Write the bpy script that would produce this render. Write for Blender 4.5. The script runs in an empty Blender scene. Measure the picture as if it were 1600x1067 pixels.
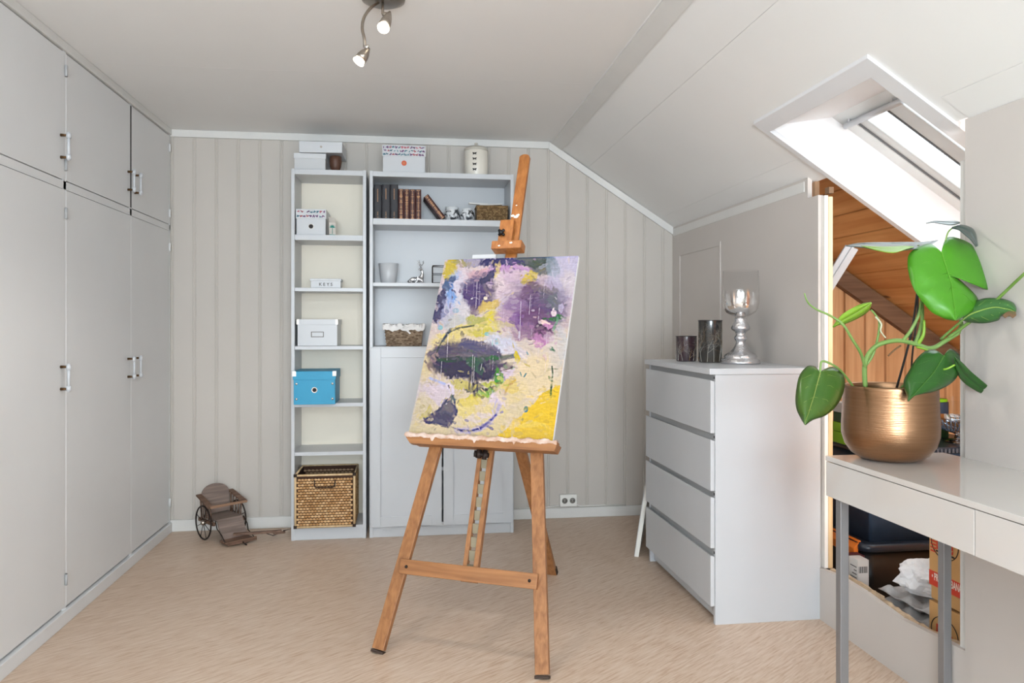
import bpy, bmesh, math, random
import numpy as np
from mathutils import Vector, Matrix
random.seed(7); rng = np.random.default_rng(7)
SC = bpy.context.scene; COL = SC.collection
PI = math.pi

# ---------------------------------------------------------------- camera
CAM_H = 1.17; FPX = 1180.0; YAW = math.atan(161/1180)
cd = bpy.data.cameras.new('camera'); cam = bpy.data.objects.new('camera', cd); COL.objects.link(cam)
cam.location = (0, 0, CAM_H); cam.rotation_euler = (PI/2, 0, -YAW)
cd.sensor_width = 36; cd.lens = 36*FPX/1600; cd.shift_y = -25.5/1600; cd.clip_start = 0.02
SC.camera = cam
SC.view_settings.view_transform = 'Standard'; SC.view_settings.look = 'None'
SC.view_settings.gamma = 1; SC.view_settings.use_curve_mapping = False
SC.view_settings.exposure = 0.25
# ---------------------------------------------------------------- world
w = bpy.data.worlds.new('sky'); SC.world = w; w.use_nodes = True
bg = w.node_tree.nodes['Background']; bg.inputs[0].default_value = (0.86, 0.93, 1.0, 1); bg.inputs[1].default_value = 3.5
# ---------------------------------------------------------------- roof window daylight; added fill lamps behind the camera and in the attic
def area(name, loc, rot, sx, sy, power, col):
    l = bpy.data.lights.new(name, 'AREA'); l.shape = 'RECTANGLE'; l.size = sx; l.size_y = sy; l.energy = power; l.color = col
    o = bpy.data.objects.new(name, l); COL.objects.link(o); o.location = loc; o.rotation_euler = rot; return o
area('rear_fill_light', (0.0, -2.50, 1.3), (math.radians(142), 0, 0), 1.9, 1.2, 222, (0.80, 0.91, 1.0))  # added fill lamp, tilted up to bounce off the ceiling
area('skylight_daylight', (2.12, 2.44, 1.95), (0, math.radians(30), 0), 1.0, 0.62, 2.5, (0.92, 0.97, 1.0))
area('attic_fill_light', (1.90, .56, 1.08), (math.radians(92), 0, math.radians(-12)), .38, .5, 36, (1.0, 0.97, 0.92))  # added lamp that brightens the attic boards from out of view
def lamp_light(name, loc, power, r=0.022, col=(1.0, 0.94, 0.88)):
    l = bpy.data.lights.new(name, 'SPOT'); l.spot_size = math.radians(164); l.spot_blend = .35; l.energy = power; l.shadow_soft_size = r; l.color = col
    o = bpy.data.objects.new(name, l); COL.objects.link(o); o.location = loc; o.rotation_euler = (0, math.radians(-14), 0); return o
lamp_light('spot_bulb_light', (-0.075, 2.36, 2.055), 12)
lamp_light('spot_bulb_light', (-0.20, 2.43, 1.985), 5)

# ---------------------------------------------------------------- measuring helper (camera ray to world)
CY, SY = math.cos(YAW), math.sin(YAW)
def ray(u, v):
    a = (u-800)/FPX
    return Vector((a*CY+SY, -a*SY+CY, (508-v)/FPX))
def at(u, v, d): return Vector((0, 0, CAM_H)) + ray(u, v)*d

# ---------------------------------------------------------------- materials
def lin(c):
    out = []
    for x in c:
        x = x/255.0
        out.append(x/12.92 if x <= 0.04045 else ((x+0.055)/1.055)**2.4)
    return (*out, 1)
MATS = {}
def mat(name, rgb, rough=0.5, metal=0.0, var=0.04, scale=8.0, stretch=(1, 1, 1), bump=0.0, bscale=60.0, trans=0.0, ior=1.45, emit=None, estr=0, rgb2=None, coat=0, alpha=1, sss=0, obj=True, transl=0):
    if name in MATS: return MATS[name]
    m = bpy.data.materials.new(name); m.use_nodes = True; nt = m.node_tree; N = nt.nodes; L = nt.links
    b = N['Principled BSDF']
    b.inputs['Roughness'].default_value = rough; b.inputs['Metallic'].default_value = metal
    b.inputs['IOR'].default_value = ior; b.inputs['Transmission Weight'].default_value = trans
    b.inputs['Coat Weight'].default_value = coat; b.inputs['Alpha'].default_value = alpha
    if emit: b.inputs['Emission Color'].default_value = lin(emit); b.inputs['Emission Strength'].default_value = estr
    tc = N.new('ShaderNodeTexCoord'); mp = N.new('ShaderNodeMapping'); mp.inputs['Scale'].default_value = stretch
    L.new(tc.outputs['Object'], mp.inputs['Vector'])
    nz = N.new('ShaderNodeTexNoise'); nz.inputs['Scale'].default_value = scale; nz.inputs['Detail'].default_value = 5
    L.new(mp.outputs[0], nz.inputs['Vector'])
    rp = N.new('ShaderNodeValToRGB'); c = lin(rgb)
    c2 = lin(rgb2) if rgb2 else tuple(min(1, x*(1+var)) for x in c[:3])+(1,)
    c1 = c if rgb2 else tuple(x*(1-var) for x in c[:3])+(1,)
    rp.color_ramp.elements[0].position = 0.3; rp.color_ramp.elements[1].position = 0.7
    rp.color_ramp.elements[0].color = c1; rp.color_ramp.elements[1].color = c2
    L.new(nz.outputs[0], rp.inputs[0]); L.new(rp.outputs[0], b.inputs['Base Color'])
    if bump:
        n2 = N.new('ShaderNodeTexNoise'); n2.inputs['Scale'].default_value = bscale; n2.inputs['Detail'].default_value = 4
        L.new(mp.outputs[0], n2.inputs['Vector'])
        bp = N.new('ShaderNodeBump'); bp.inputs['Strength'].default_value = bump; bp.inputs['Distance'].default_value = 0.01
        L.new(n2.outputs[0], bp.inputs['Height']); L.new(bp.outputs[0], b.inputs['Normal'])
    MATS[name] = m
    return m
def woodmat(name, a, b2, axis='z', rough=0.45, fine=60, knots=False, c3=None, bump=.15):
    m = bpy.data.materials.new(name); m.use_nodes = True; nt = m.node_tree; N = nt.nodes; L = nt.links
    b = N['Principled BSDF']; b.inputs['Roughness'].default_value = rough
    tc = N.new('ShaderNodeTexCoord'); mp = N.new('ShaderNodeMapping')
    s = {'x': (0.06, 1, 1), 'y': (1, 0.06, 1), 'z': (1, 1, 0.06)}[axis]; mp.inputs['Scale'].default_value = s
    L.new(tc.outputs['Object'], mp.inputs[0])
    nz = N.new('ShaderNodeTexNoise'); nz.inputs['Scale'].default_value = fine; nz.inputs['Detail'].default_value = 6; nz.inputs['Distortion'].default_value = .4
    L.new(mp.outputs[0], nz.inputs['Vector'])
    rp = N.new('ShaderNodeValToRGB'); rp.color_ramp.elements[0].position = .32; rp.color_ramp.elements[1].position = .68
    rp.color_ramp.elements[0].color = lin(a); rp.color_ramp.elements[1].color = lin(b2)
    L.new(nz.outputs[0], rp.inputs[0]); out = rp.outputs[0]
    n3 = N.new('ShaderNodeTexNoise'); n3.inputs['Scale'].default_value = 3.0; n3.inputs['Detail'].default_value = 3
    L.new(tc.outputs['Object'], n3.inputs['Vector'])
    mx = N.new('ShaderNodeMixRGB'); mx.blend_type = 'MULTIPLY'; mx.inputs[0].default_value = .35
    L.new(out, mx.inputs[1]); L.new(n3.outputs[0], mx.inputs[2])
    r5 = N.new('ShaderNodeValToRGB'); r5.color_ramp.elements[0].position = .3; r5.color_ramp.elements[0].color = (.55, .5, .45, 1); r5.color_ramp.elements[1].position = .7; r5.color_ramp.elements[1].color = (1, 1, 1, 1)
    L.new(n3.outputs[0], r5.inputs[0]); L.new(r5.outputs[0], mx.inputs[2]); out = mx.outputs[0]
    if knots:
        vo = N.new('ShaderNodeTexVoronoi'); vo.inputs['Scale'].default_value = 4.5
        mp2 = N.new('ShaderNodeMapping'); s2 = {'x': (0.5, 1, 1), 'y': (1, 0.5, 1), 'z': (1, 1, 0.5)}[axis]; mp2.inputs['Scale'].default_value = s2
        L.new(tc.outputs['Object'], mp2.inputs[0]); L.new(mp2.outputs[0], vo.inputs['Vector'])
        r2 = N.new('ShaderNodeValToRGB'); r2.color_ramp.elements[0].position = .03; r2.color_ramp.elements[1].position = .085
        r2.color_ramp.elements[0].color = (1, 1, 1, 1); r2.color_ramp.elements[1].color = (0, 0, 0, 1)
        L.new(vo.outputs['Distance'], r2.inputs[0])
        m2 = N.new('ShaderNodeMixRGB'); m2.inputs[2].default_value = lin((105, 55, 25)); L.new(r2.outputs[0], m2.inputs[0]); L.new(out, m2.inputs[1]); out = m2.outputs[0]
    L.new(out, b.inputs['Base Color'])
    bp = N.new('ShaderNodeBump'); bp.inputs['Strength'].default_value = bump; bp.inputs['Distance'].default_value = .003
    L.new(nz.outputs[0], bp.inputs['Height']); L.new(bp.outputs[0], b.inputs['Normal'])
    return m
def attrmat(name, rough=.55, bump=.3):
    m = bpy.data.materials.new(name); m.use_nodes = True; nt = m.node_tree; N = nt.nodes; L = nt.links
    b = N['Principled BSDF']; b.inputs['Roughness'].default_value = rough
    a = N.new('ShaderNodeAttribute'); a.attribute_name = 'paint'
    nz = N.new('ShaderNodeTexNoise'); nz.inputs['Scale'].default_value = 90
    bp = N.new('ShaderNodeBump'); bp.inputs['Strength'].default_value = bump; bp.inputs['Distance'].default_value = .004
    L.new(a.outputs['Color'], b.inputs['Base Color']); L.new(nz.outputs[0], bp.inputs['Height']); L.new(bp.outputs[0], b.inputs['Normal'])
    return m
def floormat():
    m = bpy.data.materials.new('vinyl_floor'); m.use_nodes = True; nt = m.node_tree; N = nt.nodes; L = nt.links
    b = N['Principled BSDF']; b.inputs['Roughness'].default_value = .42
    tc = N.new('ShaderNodeTexCoord'); mp = N.new('ShaderNodeMapping'); mp.inputs['Rotation'].default_value = (0, 0, math.radians(-36)); mp.vector_type = 'POINT'
    L.new(tc.outputs['Object'], mp.inputs[0])
    m2 = N.new('ShaderNodeMapping'); m2.inputs['Scale'].default_value = (1.0, 11.0, 1); L.new(mp.outputs[0], m2.inputs[0])
    n1 = N.new('ShaderNodeTexNoise'); n1.inputs['Scale'].default_value = 11; n1.inputs['Detail'].default_value = 7; n1.inputs['Roughness'].default_value = .62; n1.inputs['Distortion'].default_value = .5
    L.new(m2.outputs[0], n1.inputs['Vector'])
    rp = N.new('ShaderNodeValToRGB'); e = rp.color_ramp.elements
    e[0].position = .28; e[0].color = lin((180, 147, 120)); e[1].position = .72; e[1].color = lin((220, 202, 186))
    x = e.new(.5); x.color = lin((208, 184, 162))
    L.new(n1.outputs[0], rp.inputs[0])
    n2 = N.new('ShaderNodeTexNoise'); n2.inputs['Scale'].default_value = 1.4; n2.inputs['Detail'].default_value = 3
    L.new(mp.outputs[0], n2.inputs['Vector'])
    r2 = N.new('ShaderNodeValToRGB'); r2.color_ramp.elements[0].color = (.93, .90, .87, 1); r2.color_ramp.elements[0].position = .35; r2.color_ramp.elements[1].position = .65
    L.new(n2.outputs[0], r2.inputs[0])
    mx = N.new('ShaderNodeMixRGB'); mx.blend_type = 'MULTIPLY'; mx.inputs[0].default_value = 1
    L.new(rp.outputs[0], mx.inputs[1]); L.new(r2.outputs[0], mx.inputs[2]); L.new(mx.outputs[0], b.inputs['Base Color'])
    return m

M_wallback = mat('greige_panel_paint', (195, 188, 180), .55, var=.02, scale=3)
M_wallright = mat('greige_panel_paint_right', (198, 191, 185), .5, var=.02, scale=3)
M_ceil = mat('ceiling_paint', (236, 235, 233), .6, var=.012, scale=2)
M_trim = mat('white_trim_paint', (217, 215, 211), .45, var=.02)
M_ward = mat('wardrobe_paint', (224, 224, 224), .42, var=.015, scale=3)
M_white = mat('white_laminate', (197, 199, 202), .32, var=.01)
M_whiteback = mat('cream_backboard', (238, 229, 212), .5, var=.01)
M_gloss = mat('white_high_gloss', (208, 203, 198), .08, var=.01, coat=.5)
M_dark = mat('gap_shade_and_cover_dark', (40, 38, 36), .8)
M_black = mat('black_plastic', (15, 16, 18), .45, var=.15)
M_blue = mat('turquoise_board', (40, 150, 190), .45, var=.03)
M_chrome = mat('chrome', (215, 212, 208), .12, 1.0, var=.05)
M_steel = mat('brushed_nickel', (165, 156, 146), .32, 1.0, var=.08, scale=20, stretch=(1, 1, 6))
M_silver = mat('silver_plaster', (200, 200, 202), .22, .9, var=.15, scale=30, bump=.4, bscale=80)
M_leg = mat('grey_metal', (150, 150, 152), .38, .6, var=.03)
M_brass = mat('dark_brass', (95, 70, 45), .4, .8, var=.2)
M_wood = woodmat('beech_easel_wood', (140, 92, 54), (176, 122, 76), 'z', .42, 70)
M_woodx = woodmat('beech_easel_wood_cross', (140, 92, 54), (174, 120, 74), 'x', .42, 70)
M_woodhot = woodmat('orange_easel_wood', (152, 92, 44), (186, 122, 66), 'z', .38, 70)
M_pine = woodmat('pine_ceiling_boards', (205, 140, 78), (236, 182, 118), 'y', .42, 22, True)
M_pinew = woodmat('pine_wall_boards', (196, 146, 100), (226, 182, 138), 'z', .5, 26, True)
M_raww = woodmat('raw_pine_edge', (214, 178, 130), (238, 212, 170), 'z', .6, 40)
M_beam = woodmat('aged_rafter', (96, 70, 52), (134, 104, 80), 'x', .7, 40)
M_old = woodmat('worn_brown_wood', (88, 62, 46), (136, 106, 88), 'x', .65, 60, bump=.4)
M_old2 = woodmat('grey_worn_board', (112, 96, 88), (150, 132, 122), 'x', .7, 50, bump=.4)
M_iron = mat('rusty_iron', (52, 42, 38), .55, .6, var=.3, scale=40)
M_kraft = mat('kraft_cardboard', (196, 152, 98), .8, var=.06, scale=5)
M_red = mat('print_red', (204, 62, 38), .7)
M_wht_print = mat('print_white', (240, 228, 214), .7)
M_ink = mat('print_black', (36, 32, 32), .7)
M_gold = mat('gold_foil', (178, 130, 88), .45, .5)
M_bookblack = mat('book_black_leather', (34, 33, 38), .5, var=.1, bump=.2)
M_bookbrown = mat('book_oxblood_leather', (66, 28, 24), .45, var=.15, bump=.2)
M_pages = mat('book_pages', (226, 214, 190), .8)
M_rattan = mat('water_hyacinth', (196, 152, 100), .65, var=.2, scale=50, rgb2=(226, 190, 140))
M_rattandk = mat('dark_weave_gap', (62, 38, 22), .8)
M_wick = mat('brown_wicker', (140, 112, 84), .7, rgb2=(166, 140, 112), scale=60)
M_wick2 = mat('seagrass', (128, 104, 72), .75, rgb2=(168, 142, 104), scale=90)
M_cloth = mat('white_cotton', (232, 230, 228), .85, bump=.4, bscale=30)
M_orange = mat('orange_clip_plastic', (236, 128, 44), .4)
M_pulp = mat('grey_egg_pulp', (176, 172, 170), .9, var=.08, scale=40, bump=.4)
M_green = mat('lime_green_box', (140, 200, 30), .4)
M_dkgreen = mat('dark_green_box', (46, 84, 50), .4)
M_raw = mat('torn_hardboard_edge', (186, 162, 134), .9, var=.2, scale=60)
M_copper = mat('brushed_copper', (156, 120, 90), .28, 1.0, var=.10, scale=6, stretch=(1, 1, 30), bump=.12, bscale=14)
M_soil = mat('potting_soil', (60, 44, 34), .95, var=.3, scale=60, bump=.8)
M_leaf = mat('bright_leaf', (72, 138, 30), .38, var=.08, scale=10)
M_leafd = mat('deep_leaf', (36, 82, 24), .30, var=.15, scale=10)
M_leafl = mat('young_leaf', (128, 168, 50), .4)
M_leafg = mat('greyish_leaf', (70, 84, 78), .3, var=.1)
M_vein = mat('leaf_vein', (150, 190, 90), .5)
M_stem = mat('green_stem', (96, 130, 52), .45, rgb2=(130, 160, 90))
M_stake = mat('dark_stake', (38, 36, 34), .6)
M_outlet = mat('outlet_plastic', (236, 234, 228), .35)
M_floor = floormat()
M_paint = attrmat('abstract_paint', .72, .06)
M_canvas = mat('canvas_edge', (238, 238, 238), .7)
M_purple = mat('floral_purple', (118, 72, 122), .7); M_teal = mat('floral_teal', (86, 130, 146), .7); M_pink = mat('floral_rose', (196, 110, 120), .7)

def glassmat(name, tint, thin_rough=.02, facing=True, density=0.25, dens2=None):
    """thin walled glass: clear pane with glossy reflections"""
    m = bpy.data.materials.new(name); m.use_nodes = True; nt = m.node_tree; N = nt.nodes; L = nt.links
    for n in list(N):
        if n.type == 'BSDF_PRINCIPLED': N.remove(n)
    out = N['Material Output']; tr = N.new('ShaderNodeBsdfTransparent'); tr.inputs[0].default_value = tint
    gl = N.new('ShaderNodeBsdfGlossy'); gl.inputs['Roughness'].default_value = thin_rough
    fr = N.new('ShaderNodeLayerWeight'); fr.inputs[0].default_value = density
    mx = N.new('ShaderNodeMixShader'); L.new(fr.outputs['Fresnel'], mx.inputs[0]); L.new(tr.outputs[0], mx.inputs[1]); L.new(gl.outputs[0], mx.inputs[2])
    L.new(mx.outputs[0], out.inputs[0])
    return m, mx
M_glass, _ = glassmat('clear_glass', (.97, .98, .98, 1))
M_pane, _ = glassmat('window_glass', (.96, .98, .98, 1), density=.1)

# ---------------------------------------------------------------- mesh builder
class MB:
    def __init__(s): s.v = []; s.f = []; s.mi = []; s.sm = []; s.mats = []; s.cur = 0; s.M = Matrix()
    def use(s, m):
        if m not in s.mats: s.mats.append(m)
        s.cur = s.mats.index(m); return s
    def add(s, vs, fs, smooth=False):
        o = len(s.v); s.v += [tuple(s.M @ Vector(p)) for p in vs]
        for f in fs: s.f.append([o+i for i in f]); s.mi.append(s.cur); s.sm.append(smooth)
        return s
    def box(s, x0, x1, y0, y1, z0, z1):
        x0, x1 = min(x0, x1), max(x0, x1); y0, y1 = min(y0, y1), max(y0, y1); z0, z1 = min(z0, z1), max(z0, z1)
        v = [(x, y, z) for z in (z0, z1) for x, y in ((x0, y0), (x1, y0), (x1, y1), (x0, y1))]
        return s.add(v, [(3, 2, 1, 0), (4, 5, 6, 7), (0, 1, 5, 4), (1, 2, 6, 5), (2, 3, 7, 6), (3, 0, 4, 7)])
    def hexa(s, v):  # 4 bottom (ccw), 4 top
        return s.add(v, [(3, 2, 1, 0), (4, 5, 6, 7), (0, 1, 5, 4), (1, 2, 6, 5), (2, 3, 7, 6), (3, 0, 4, 7)])
    def bar(s, a, b, w, d, up=(0, 0, 1)):
        """rectangular bar a->b; w across, d along the 'up' side"""
        a = Vector(a); b = Vector(b); t = (b-a).normalized(); u = Vector(up); r = t.cross(u).normalized()*w/2; q = r.cross(t).normalized()*d/2
        return s.hexa([a-r-q, a+r-q, a+r+q, a-r+q, b-r-q, b+r-q, b+r+q, b-r+q])
    def tube(s, pts, r, n=10, cap=True):
        pts = [Vector(p) for p in pts]; rr = r if isinstance(r, (list, tuple)) else [r]*len(pts)
        vs = []; prev = None
        for i, p in enumerate(pts):
            t = (pts[min(i+1, len(pts)-1)]-pts[max(i-1, 0)]).normalized()
            if prev is None: a = t.orthogonal().normalized()
            else: a = (prev-t*prev.dot(t)).normalized()
            prev = a; b = t.cross(a)
            for k in range(n): th = 2*PI*k/n; vs.append(p+(a*math.cos(th)+b*math.sin(th))*rr[i])
        fs = [(i*n+k, i*n+(k+1) % n, (i+1)*n+(k+1) % n, (i+1)*n+k) for i in range(len(pts)-1) for k in range(n)]
        s.add(vs, fs, True)
        if cap: s.add(vs[:n], [tuple(range(n))[::-1]]); s.add(vs[-n:], [tuple(range(n))])
        return s
    def lathe(s, prof, n=32, c=(0, 0, 0), capb=True, capt=True, R=None):
        vs = []
        for r, z in prof:
            for k in range(n):
                th = 2*PI*k/n; p = Vector((r*math.cos(th), r*math.sin(th), z))
                if R is not None: p = R @ p
                vs.append(p+Vector(c))
        m = len(prof)
        fs = [(i*n+k, i*n+(k+1) % n, (i+1)*n+(k+1) % n, (i+1)*n+k) for i in range(m-1) for k in range(n)]
        s.add(vs, fs, True)
        if capb and prof[0][0] > 1e-4: s.add(vs[:n], [tuple(range(n))[::-1]])
        if capt and prof[-1][0] > 1e-4: s.add(vs[-n:], [tuple(range(n))])
        return s
    def prism(s, poly, h, frame):
        """poly in (a,b); frame=(origin, A, B, N): extruded from 0..h along N"""
        o, A, B, Nn = [Vector(x) for x in frame]; n = len(poly)
        lo = [o+A*a+B*b for a, b in poly]; hi = [p+Nn*h for p in lo]
        s.add(lo+hi, [tuple(range(n))[::-1], tuple(range(n, 2*n))]+[(i, (i+1) % n, n+(i+1) % n, n+i) for i in range(n)])
        return s
    def build(s, name, m=None, parent=None, bevel=0, seg=2, loc=None):
        me = bpy.data.meshes.new(name)
        if loc is not None: L_ = Vector(loc); vv = [tuple(Vector(p)-L_) for p in s.v]
        else: vv = s.v
        me.from_pydata(vv, [], s.f)
        if m is not None: me.materials.append(m)
        else:
            for x in s.mats: me.materials.append(x)
            me.polygons.foreach_set('material_index', s.mi)
        me.polygons.foreach_set('use_smooth', s.sm); me.update()
        bm = bmesh.new(); bm.from_mesh(me)
        if loc != 'raw': bmesh.ops.remove_doubles(bm, verts=bm.verts, dist=1e-6)
        bmesh.ops.recalc_face_normals(bm, faces=bm.faces); bm.to_mesh(me); bm.free()
        o = bpy.data.objects.new(name, me); COL.objects.link(o)
        if loc is not None: o.location = loc
        if parent: o.parent = parent
        if bevel:
            b = o.modifiers.new('bevel', 'BEVEL'); b.width = bevel; b.segments = seg; b.limit_method = 'ANGLE'; b.angle_limit = math.radians(40)
        return o
def tag(o, label=None, cat=None, group=None, kind=None):
    if label: o['label'] = label
    if cat: o['category'] = cat
    if group: o['group'] = group
    if kind: o['kind'] = kind
    return o
def thing(name, label, cat, loc=(0, 0, 0), rz=0, group=None):
    o = bpy.data.objects.new(name, None); COL.objects.link(o); o.location = loc; o.rotation_euler = (0, 0, rz); o.empty_display_size = .05
    return tag(o, label, cat, group)
def struct(mb, name, m=None, label=None, cat=None, bevel=0, parent=None):
    o = mb.build(name, m, parent, bevel)
    if not parent: tag(o, label, cat, kind='structure')
    return o
def copy_tree(o, parent=None):
    c = o.copy(); COL.objects.link(c)
    if parent: c.parent = parent
    for ch in list(o.children): copy_tree(ch, c)
    return c
def textmb(mb, txt, size, o, A, B, lift=0.0004, font_shear=0, bold=0, align='CENTER'):
    """lettering as mesh laid on the plane (o, A right, B up)"""
    cu = bpy.data.curves.new('t', 'FONT'); cu.body = txt; cu.size = size; cu.align_x = align; cu.align_y = 'CENTER'; cu.offset = bold; cu.resolution_u = 3
    ob = bpy.data.objects.new('t', cu); COL.objects.link(ob)
    dg = bpy.context.evaluated_depsgraph_get(); me = bpy.data.meshes.new_from_object(ob.evaluated_get(dg))
    A = Vector(A); B = Vector(B); Nn = A.cross(B); o = Vector(o)+Nn*lift
    mb.add([o+A*v.co.x+B*v.co.y for v in me.vertices], [tuple(p.vertices) for p in me.polygons])
    bpy.data.objects.remove(ob); bpy.data.curves.remove(cu); bpy.data.meshes.remove(me)

# ================================================================= SETTING
XW = 1.64; XL = -1.34; YB = 4.51; YF = -2.8; HC = 2.28; XS = .851
SL = (2.28-1.765)/(1.64-.851)
def zs(x, off=0): return HC-SL*(x-XS)+off     # the sloped ceiling plane
SO_X0, SO_Y0, SO_Y1 = 1.345, 2.07, 2.785      # hole for the roof window

def grooved(mb, kind, plane, a0, a1, grooves, zb, zt, inward, gw=.0038, gd=.003, th=.02):
    """board wall with narrow grooves. kind 'x': runs along X at y=plane; 'y': along Y at x=plane"""
    prof = [(a0, 0)]
    for g in sorted(grooves):
        if a0+gw < g < a1-gw: prof += [(g-gw, 0), (g-gw*.4, gd), (g+gw*.4, gd), (g+gw, 0)]
    prof.append((a1, 0))
    def P(a, d, z): return (a, plane-inward*d, z) if kind == 'x' else (plane-inward*d, a, z)
    fr = []; 
    for a, d in prof: fr += [P(a, d, zb(a)), P(a, d, zt(a))]
    n = len(prof); mb.add(fr, [(2*i, 2*i+1, 2*i+3, 2*i+2) for i in range(n-1)])
    bk = []
    for a, d in prof: bk += [P(a, th, zb(a)), P(a, th, zt(a))]
    mb.add(bk, [(2*i, 2*i+2, 2*i+3, 2*i+1) for i in range(n-1)])
    mb.add([fr[0], fr[1], bk[1], bk[0]], [(0, 1, 2, 3)]); mb.add([fr[-2], fr[-1], bk[-1], bk[-2]], [(0, 3, 2, 1)])
    for i in range(n-1):
        mb.add([fr[2*i+1], fr[2*i+3], bk[2*i+3], bk[2*i+1]], [(0, 1, 2, 3)])
        mb.add([fr[2*i], fr[2*i+2], bk[2*i+2], bk[2*i]], [(0, 3, 2, 1)])

# floor
mb = MB().box(XL-.6, 3.3, YF, YB+.05, -.06, 0); struct(mb, 'floor', M_floor, 'pinkish beige streaked vinyl floor', 'floor')
# back wall (panelled, follows the slope), 0..; grooves in pairs
g = []
k = -1.212-.1205*2
while k < XW: g += [k-.006, k+.006]; k += .1205
mb = MB(); grooved(mb, 'x', YB, XL-.6, XW+.0, g, lambda a: 0, lambda a: (HC if a < XS else zs(a))+.01, -1)
struct(mb, 'wall_back', M_wallback, 'greige tongue and groove panelled gable wall', 'wall')
# right knee wall, with its cut opening
mb = MB(); g = []; k = 4.39
while k > YF:
    g += [k, k-.012]; k -= .24
grooved(mb, 'y', XW, 2.905, YB, g, lambda a: 0, lambda a: zs(XW)+.01, 1)
grooved(mb, 'y', XW, 2.824, 2.905, g, lambda a: 0, lambda a: 1.69, 1)
grooved(mb, 'y', XW, 2.02, 2.824, [2.32, 2.52, 2.68], lambda a: 0, lambda a: .205-.012*math.sin(a*9), 1)
grooved(mb, 'y', XW, YF, 2.02, [1.955, 1.45, 1.0], lambda a: 0, lambda a: zs(XW)+.01, 1)
struct(mb, 'wall_right', M_wallright, 'low greige knee wall under the slope with a rough cut opening', 'wall')
# wall behind wardrobe, and wall behind the camera with an added, unseen window opening
struct(MB().box(XL-.62, XL-.6, YF, YB, 0, HC), 'wall_left', M_ward, 'white wall behind the built in wardrobe', 'wall')
mb = MB()
mb.box(XL-.6, -1.0, YF-.1, YF, 0, HC).box(1.0, XW+.02, YF-.1, YF, 0, HC).box(-1.0, 1.0, YF-.1, YF, 0, .62).box(-1.0, 1.0, YF-.1, YF, 2.16, HC)
struct(mb, 'wall_front', M_wallback, 'greige wall with the added window behind the camera', 'wall')
mb = MB()
for a in (-1.0, -.03, .94): mb.box(a, a+.06, YF-.08, YF-.02, .62, 2.16)
mb.box(-1, 1, YF-.08, YF-.02, .62, .68).box(-1, 1, YF-.08, YF-.02, 2.10, 2.16)
wf = struct(mb, 'added_window_rear', M_trim, 'white framed unseen window added behind the camera', 'window')  # added to go with the rear fill lamp
struct(MB().box(-.94, .94, YF-.052, YF-.048, .68, 2.10), 'window_pane', M_pane, parent=wf)
# flat ceiling boards (run in X direction seams along Y)
mb = MB()
ys = [YF, -.2, 1.0, 2.2, 3.4, YB]
for a, b in zip(ys[:-1], ys[1:]): mb.box(XL-.6, XS, a+.0006, b-.0006, HC, HC+.02)
mb.box(XL-.6, XS, YF, YB, HC+.02, HC+.03)
struct(mb, 'ceiling', M_ceil, 'flat pale grey ceiling', 'ceiling')
# sloped ceiling with hole for the roof window
mb = MB()
def slopebox(mb, x0, x1, y0, y1, o0, o1):
    mb.hexa([(x0, y0, zs(x0, o0)), (x1, y0, zs(x1, o0)), (x1, y1, zs(x1, o0)), (x0, y1, zs(x0, o0)),
             (x0, y0, zs(x0, o1)), (x1, y0, zs(x1, o1)), (x1, y1, zs(x1, o1)), (x0, y1, zs(x0, o1))])
slopebox(mb, XS, 1.08, YF, YB, 0, .015); slopebox(mb, 1.0815, SO_X0, YF, YB, 0, .015)
slopebox(mb, SO_X0, 1.535, YF, 2.01, 0, .015); slopebox(mb, 1.5365, XW+.012, YF, 2.012, .0, .015); slopebox(mb, SO_X0, 1.62, 2.01, SO_Y0, 0, .015)
slopebox(mb, SO_X0, 1.535, SO_Y1, YB, 0, .015); slopebox(mb, 1.5365, XW+.012, SO_Y1+.03, YB, 0, .015)
struct(mb, 'ceiling', M_ceil, 'sloped pale grey ceiling boards under the roof', 'ceiling')
# cover strip along the ridge between flat and sloped ceiling
mb = MB(); slopebox(mb, XS+.003, .918, YF, YB-.004, -.009, .0); struct(mb, 'trim_1', M_trim, 'long flat cover board where the slope meets the flat ceiling', 'trim')
# crown trims
mb = MB().box(XL, XS-.01, YB-.014, YB-.0005, HC-.042, HC-.0005); struct(mb, 'trim_2', M_trim, 'white crown strip along the top of the panelled wall', 'trim', .002)
mb = MB(); y0, y1 = YB-.016, YB-.0005
a, b = XS-.01, XW-.0015
mb.hexa([(a, y0, HC-.048), (b, y0, zs(b)-.048), (b, y1, zs(b)-.048), (a, y1, HC-.048), (a, y0, zs(a)-.008), (b, y0, zs(b)-.001), (b, y1, zs(b)-.001), (a, y1, zs(a)-.008)])
struct(mb, 'trim_3', M_trim, 'white strip following the slope down the panelled wall', 'trim')
mb = MB(); mb.box(XW-.022, XW-.0005, 2.93, YB-.018, zs(XW)-.045, zs(XW)-.001); struct(mb, 'trim_4', M_trim, 'white strip at the top of the knee wall before the roof window', 'trim', .002)
mb = MB(); mb.box(XW-.016, XW-.0005, YF, 2.005, zs(XW)-.055, zs(XW)+.004); struct(mb, 'trim_5', M_trim, 'white strip at the top of the knee wall at the right edge', 'trim', .002)
# baseboards
mb = MB().box(XL, -.635, YB-.014, YB-.0005, 0, .066); struct(mb, 'baseboard_back', M_trim, 'white baseboard left of the bookcases', 'baseboard', .003)
mb = MB().box(.59, XW-.016, YB-.014, YB-.0005, 0, .062); struct(mb, 'baseboard_back', M_trim, 'white baseboard between the bookcases and the corner', 'baseboard', .003)
mb = MB().box(XW-.018, XW-.0005, YF, YB-.016, 0, .076); struct(mb, 'baseboard_right', M_trim, 'white baseboard along the knee wall', 'baseboard', .003)
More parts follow.
